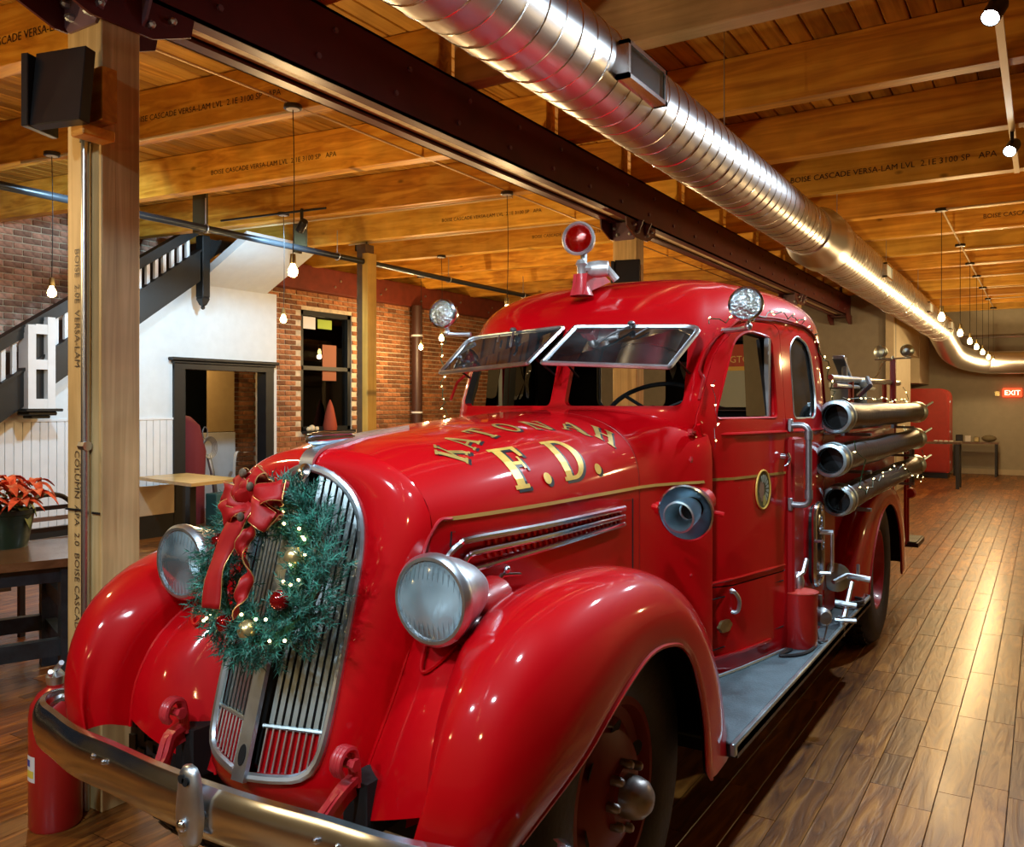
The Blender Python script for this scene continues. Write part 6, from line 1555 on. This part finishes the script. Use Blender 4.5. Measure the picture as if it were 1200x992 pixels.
# dark ladder-back chair behind the table
ch = thing('dark_chair', 'dark slatted chair behind the poinsettia table by the timber post', 'chair', (-6.1, 3.35, 0)); cX, cY = -6.1, 3.35
B().box((cX, cY, .46), (.42, .42, .04), bev=.01).obj('seat', black, ch)
for dx in (-.19, .19):
    for dy in (-.19, .19): B().box2((cX + dx - .018, cY + dy - .018, 0), (cX + dx + .018, cY + dy + .018, .44)).obj('leg', black, ch)
b = B(); b.tube(catmull([(cX + .19, cY - .2, .46), (cX + .22, cY - .21, .75), (cX + .19, cY - .1, .93), (cX + .19, cY + .1, .93), (cX + .22, cY + .21, .75), (cX + .19, cY + .2, .46)], 6), .017, 8); b.obj('back_frame', black, ch, smooth=True)
for k_ in range(5): B().box((cX + .205, cY, .56 + k_ * .075), (.012, .36, .03)).obj('back_slat', iron if k_ in (1, 3) else black, ch)

# honey coloured small table at the white wall
st_ = thing('small_table', 'small honey coloured table on a black leg in front of the doorway', 'table', (-8.2, 6.2, 0))
b = B(); b.extrude_poly([(-7.63, 5.84, .715), (-8.86, 6.05, .715), (-8.86, 6.72, .715), (-7.70, 6.56, .715)], (0, 0, .035)); b.obj('tabletop', wood_table, st_)
B().box2((-8.2, 6.2, .02), (-8.12, 6.28, .715)).obj('leg', black, st_); B().lathe([(0, 0), (.22, 0), (.2, .02), (0, .03)], (-8.16, 6.24, 0), n=20).obj('foot', black, st_)
# doorway bits
t = thing('draped_sack', 'maroon draped bag with a frosted fir tip standing in the doorway', 'bag', (-9.5, 7.15, 0)); 
b = B(); b.lathe([(0, 0), (.26, 0), (.26, .5), (.28, .95), (.20, 1.3), (.08, 1.42), (0, 1.44)], (-9.75, 7.35, 0), n=20); b.obj('cloth', maroon_cloth, t, smooth=True)
b = B(); b.lathe([(.09, 0), (.07, .12), (.03, .3), (0, .34)], (-9.7, 7.22, 1.33), (.25, -.75, 1), 10); b.obj('fir_tip', cone_m, t, smooth=True)
t = B(); cq = Vector((-9.6, 7.62, 1.0))
for k_ in range(5): t.tube([cq + Vector((.01 * k_, (.07 + .012 * k_) * math.cos(a), (.10 + .012 * k_) * math.sin(a))) for a in [2 * PI * i / 22 for i in range(22)]], .006, 5, closed=True)
t.tube([cq + Vector((0, -.05 + .04 * math.cos(a), .20 + .08 * math.sin(a))) for a in [2 * PI * i / 18 for i in range(18)]], .008, 5, closed=True)
t.tube(catmull([cq + Vector((0, 0, -.1)), cq + Vector((.05, .04, -.4)), cq + Vector((.0, .12, -.7)), cq + Vector((0, .10, -.95))], 5), .03, 8)
t.top('coiled_cable', iron, 'coiled grey cable hanging before the white board in the doorway', 'cable', smooth=True)
t = B(); t.box2((-9.32, 7.35, .0), (-9.10, 7.7, .42), bev=.01); t.top('storage_bin', pm('teal_bin', (.03, .10, .09), .5), 'dark teal bin on the floor inside the doorway', 'bin')

# far right: red cabinet, tables, exit sign
t = thing('red_cabinet', 'tall red round-shouldered cabinet at the far end of the hall', 'cabinet', (-2.15, 20.6, 0))
P = sub_round([(-2.75, .12), (-1.72, .12), (-1.72, 1.93), (-2.75, 1.93)], [.02, .04, .22, .05], 6)
b = B(); b.extrude_poly([(x, 20.4, z) for x, z in P], (0, .7, 0)); b.obj('body', fridge, t)
P = sub_round([(-2.73, .15), (-1.76, .15), (-1.76, 1.89), (-2.73, 1.89)], [.02, .04, .20, .05], 6)
b = B(); b.extrude_poly([(x, 20.34, z) for x, z in P], (0, .055, 0)); dr_ = b.obj('door', fridge, t)
b = B(); b.box2((-2.72, 20.46, 0), (-1.76, 21.0, .12)); b.obj('plinth', black, t)
b = B(); 
for z in (.35, 1.0, 1.65): b.box((-1.715, 20.5, z), (.02, .06, .05), bev=.004)
b.obj('hinge', chrome_worn, t)
t = thing('long_table', 'dark legged table in front of the red cabinet', 'table', (-1.6, 18.1, 0))
B().box2((-2.26, 17.9, .84), (-1.32, 18.5, .88)).obj('tabletop', wood_brown, t)
for (x, y) in ((-1.38, 17.96), (-1.38, 18.42), (-2.2, 17.96), (-2.2, 18.42)): B().box2((x - .03, y - .03, 0), (x + .03, y + .03, .84)).obj('leg', black, t)
b = B()
for k_ in range(4): b.sphere((-1.5 - k_ * .09, 18.1 + .03 * k_, .89), .03, 8, (1.4, 1, .4))
b.top('paper_scraps', paper, 'pale scraps lying on the table by the red cabinet', 'paper')
t = thing('side_table', 'small table at the far wall with things piled on it', 'table', (-1.3, 21.6, 0))
B().box2((-1.75, 21.3, .72), (-.85, 21.95, .755)).obj('tabletop', wood_brown, t)
for (x, y) in ((-.9, 21.35), (-.9, 21.88), (-1.7, 21.35), (-1.7, 21.88)): B().box2((x - .02, y - .02, 0), (x + .02, y + .02, .72)).obj('leg', black, t)
for (x, r_, mt, nm, lb) in ((-1.62, .07, black, 'dark_box', 'dark box at the left on the far wall table'), (-1.45, .06, paper, 'white_box', 'white box in the middle of the far wall table'), (-1.28, .05, brass, 'brass_pot', 'small brass pot on the far wall table')):
    B().box2((x - r_, 21.5, .755), (x + r_, 21.65, .755 + r_ * 2.2), bev=.01).top(nm, mt, lb, 'box')
b = B(); b.sphere((-1.04, 21.6, .833), .11, 12, (1.35, 1, .7)); b.top('tan_bag', pm('khaki', (.2, .17, .1), .8), 'tan bag at the right end of the far wall table', 'bag', smooth=True)
t = thing('exit_sign', 'red lit exit sign on the far wall', 'sign', (-.56, 22.1, 1.78))
B().box2((-.80, 22.10, 1.75), (-.42, 22.2, 1.95), bev=.01).obj('housing', exit_e, t)
tb = text_bm('EXIT', .15, 'CENTER'); b = B()
for v in tb.verts: v.co = Vector((-.61 + v.co.x, 22.094, 1.798 + v.co.y))
b.merge(tb); b.obj('letters', exit_t, t, merge=False)
b = B(); b.box2((-.95, 22.12, 1.78), (-.86, 22.2, 1.88)); b.top('alarm_strobe', brass, 'small wall fitting left of the exit sign', 'fitting')
b = B(); b.tube([(-2.2, 21.5, 3.08), (4.1, 21.5, 3.08)], .03, 8); b.top('wall_conduit', conduit_m, 'pipe running along the far header above the exit wall', 'pipe', smooth=True)

# sign board on the partition wall, seen through the cab windows
t = thing('wall_sign', 'red and yellow sign board over a pale panel, seen through the door window', 'sign', (-4.9, 16.8, 2.0))
B().box2((-6.3, 16.82, 2.34), (-4.2, 16.88, 2.90)).obj('sign_board', sign_rd, t); B().box2((-6.3, 16.81, 2.26), (-4.2, 16.88, 2.34)).obj('sign_stripe', sign_yl, t); B().box2((-6.3, 16.83, 1.3), (-4.2, 16.88, 2.26)).obj('sign_panel', sign_bl, t)
tb = text_bm('GTON, IN', .19, 'CENTER'); b = B()
for v in tb.verts: v.co = Vector((-4.93 + v.co.x, 16.815, 2.42 + v.co.y))
b.merge(tb); b.obj('sign_lettering', pm('sign_gold', (.85, .66, .25), .5), t, merge=False)
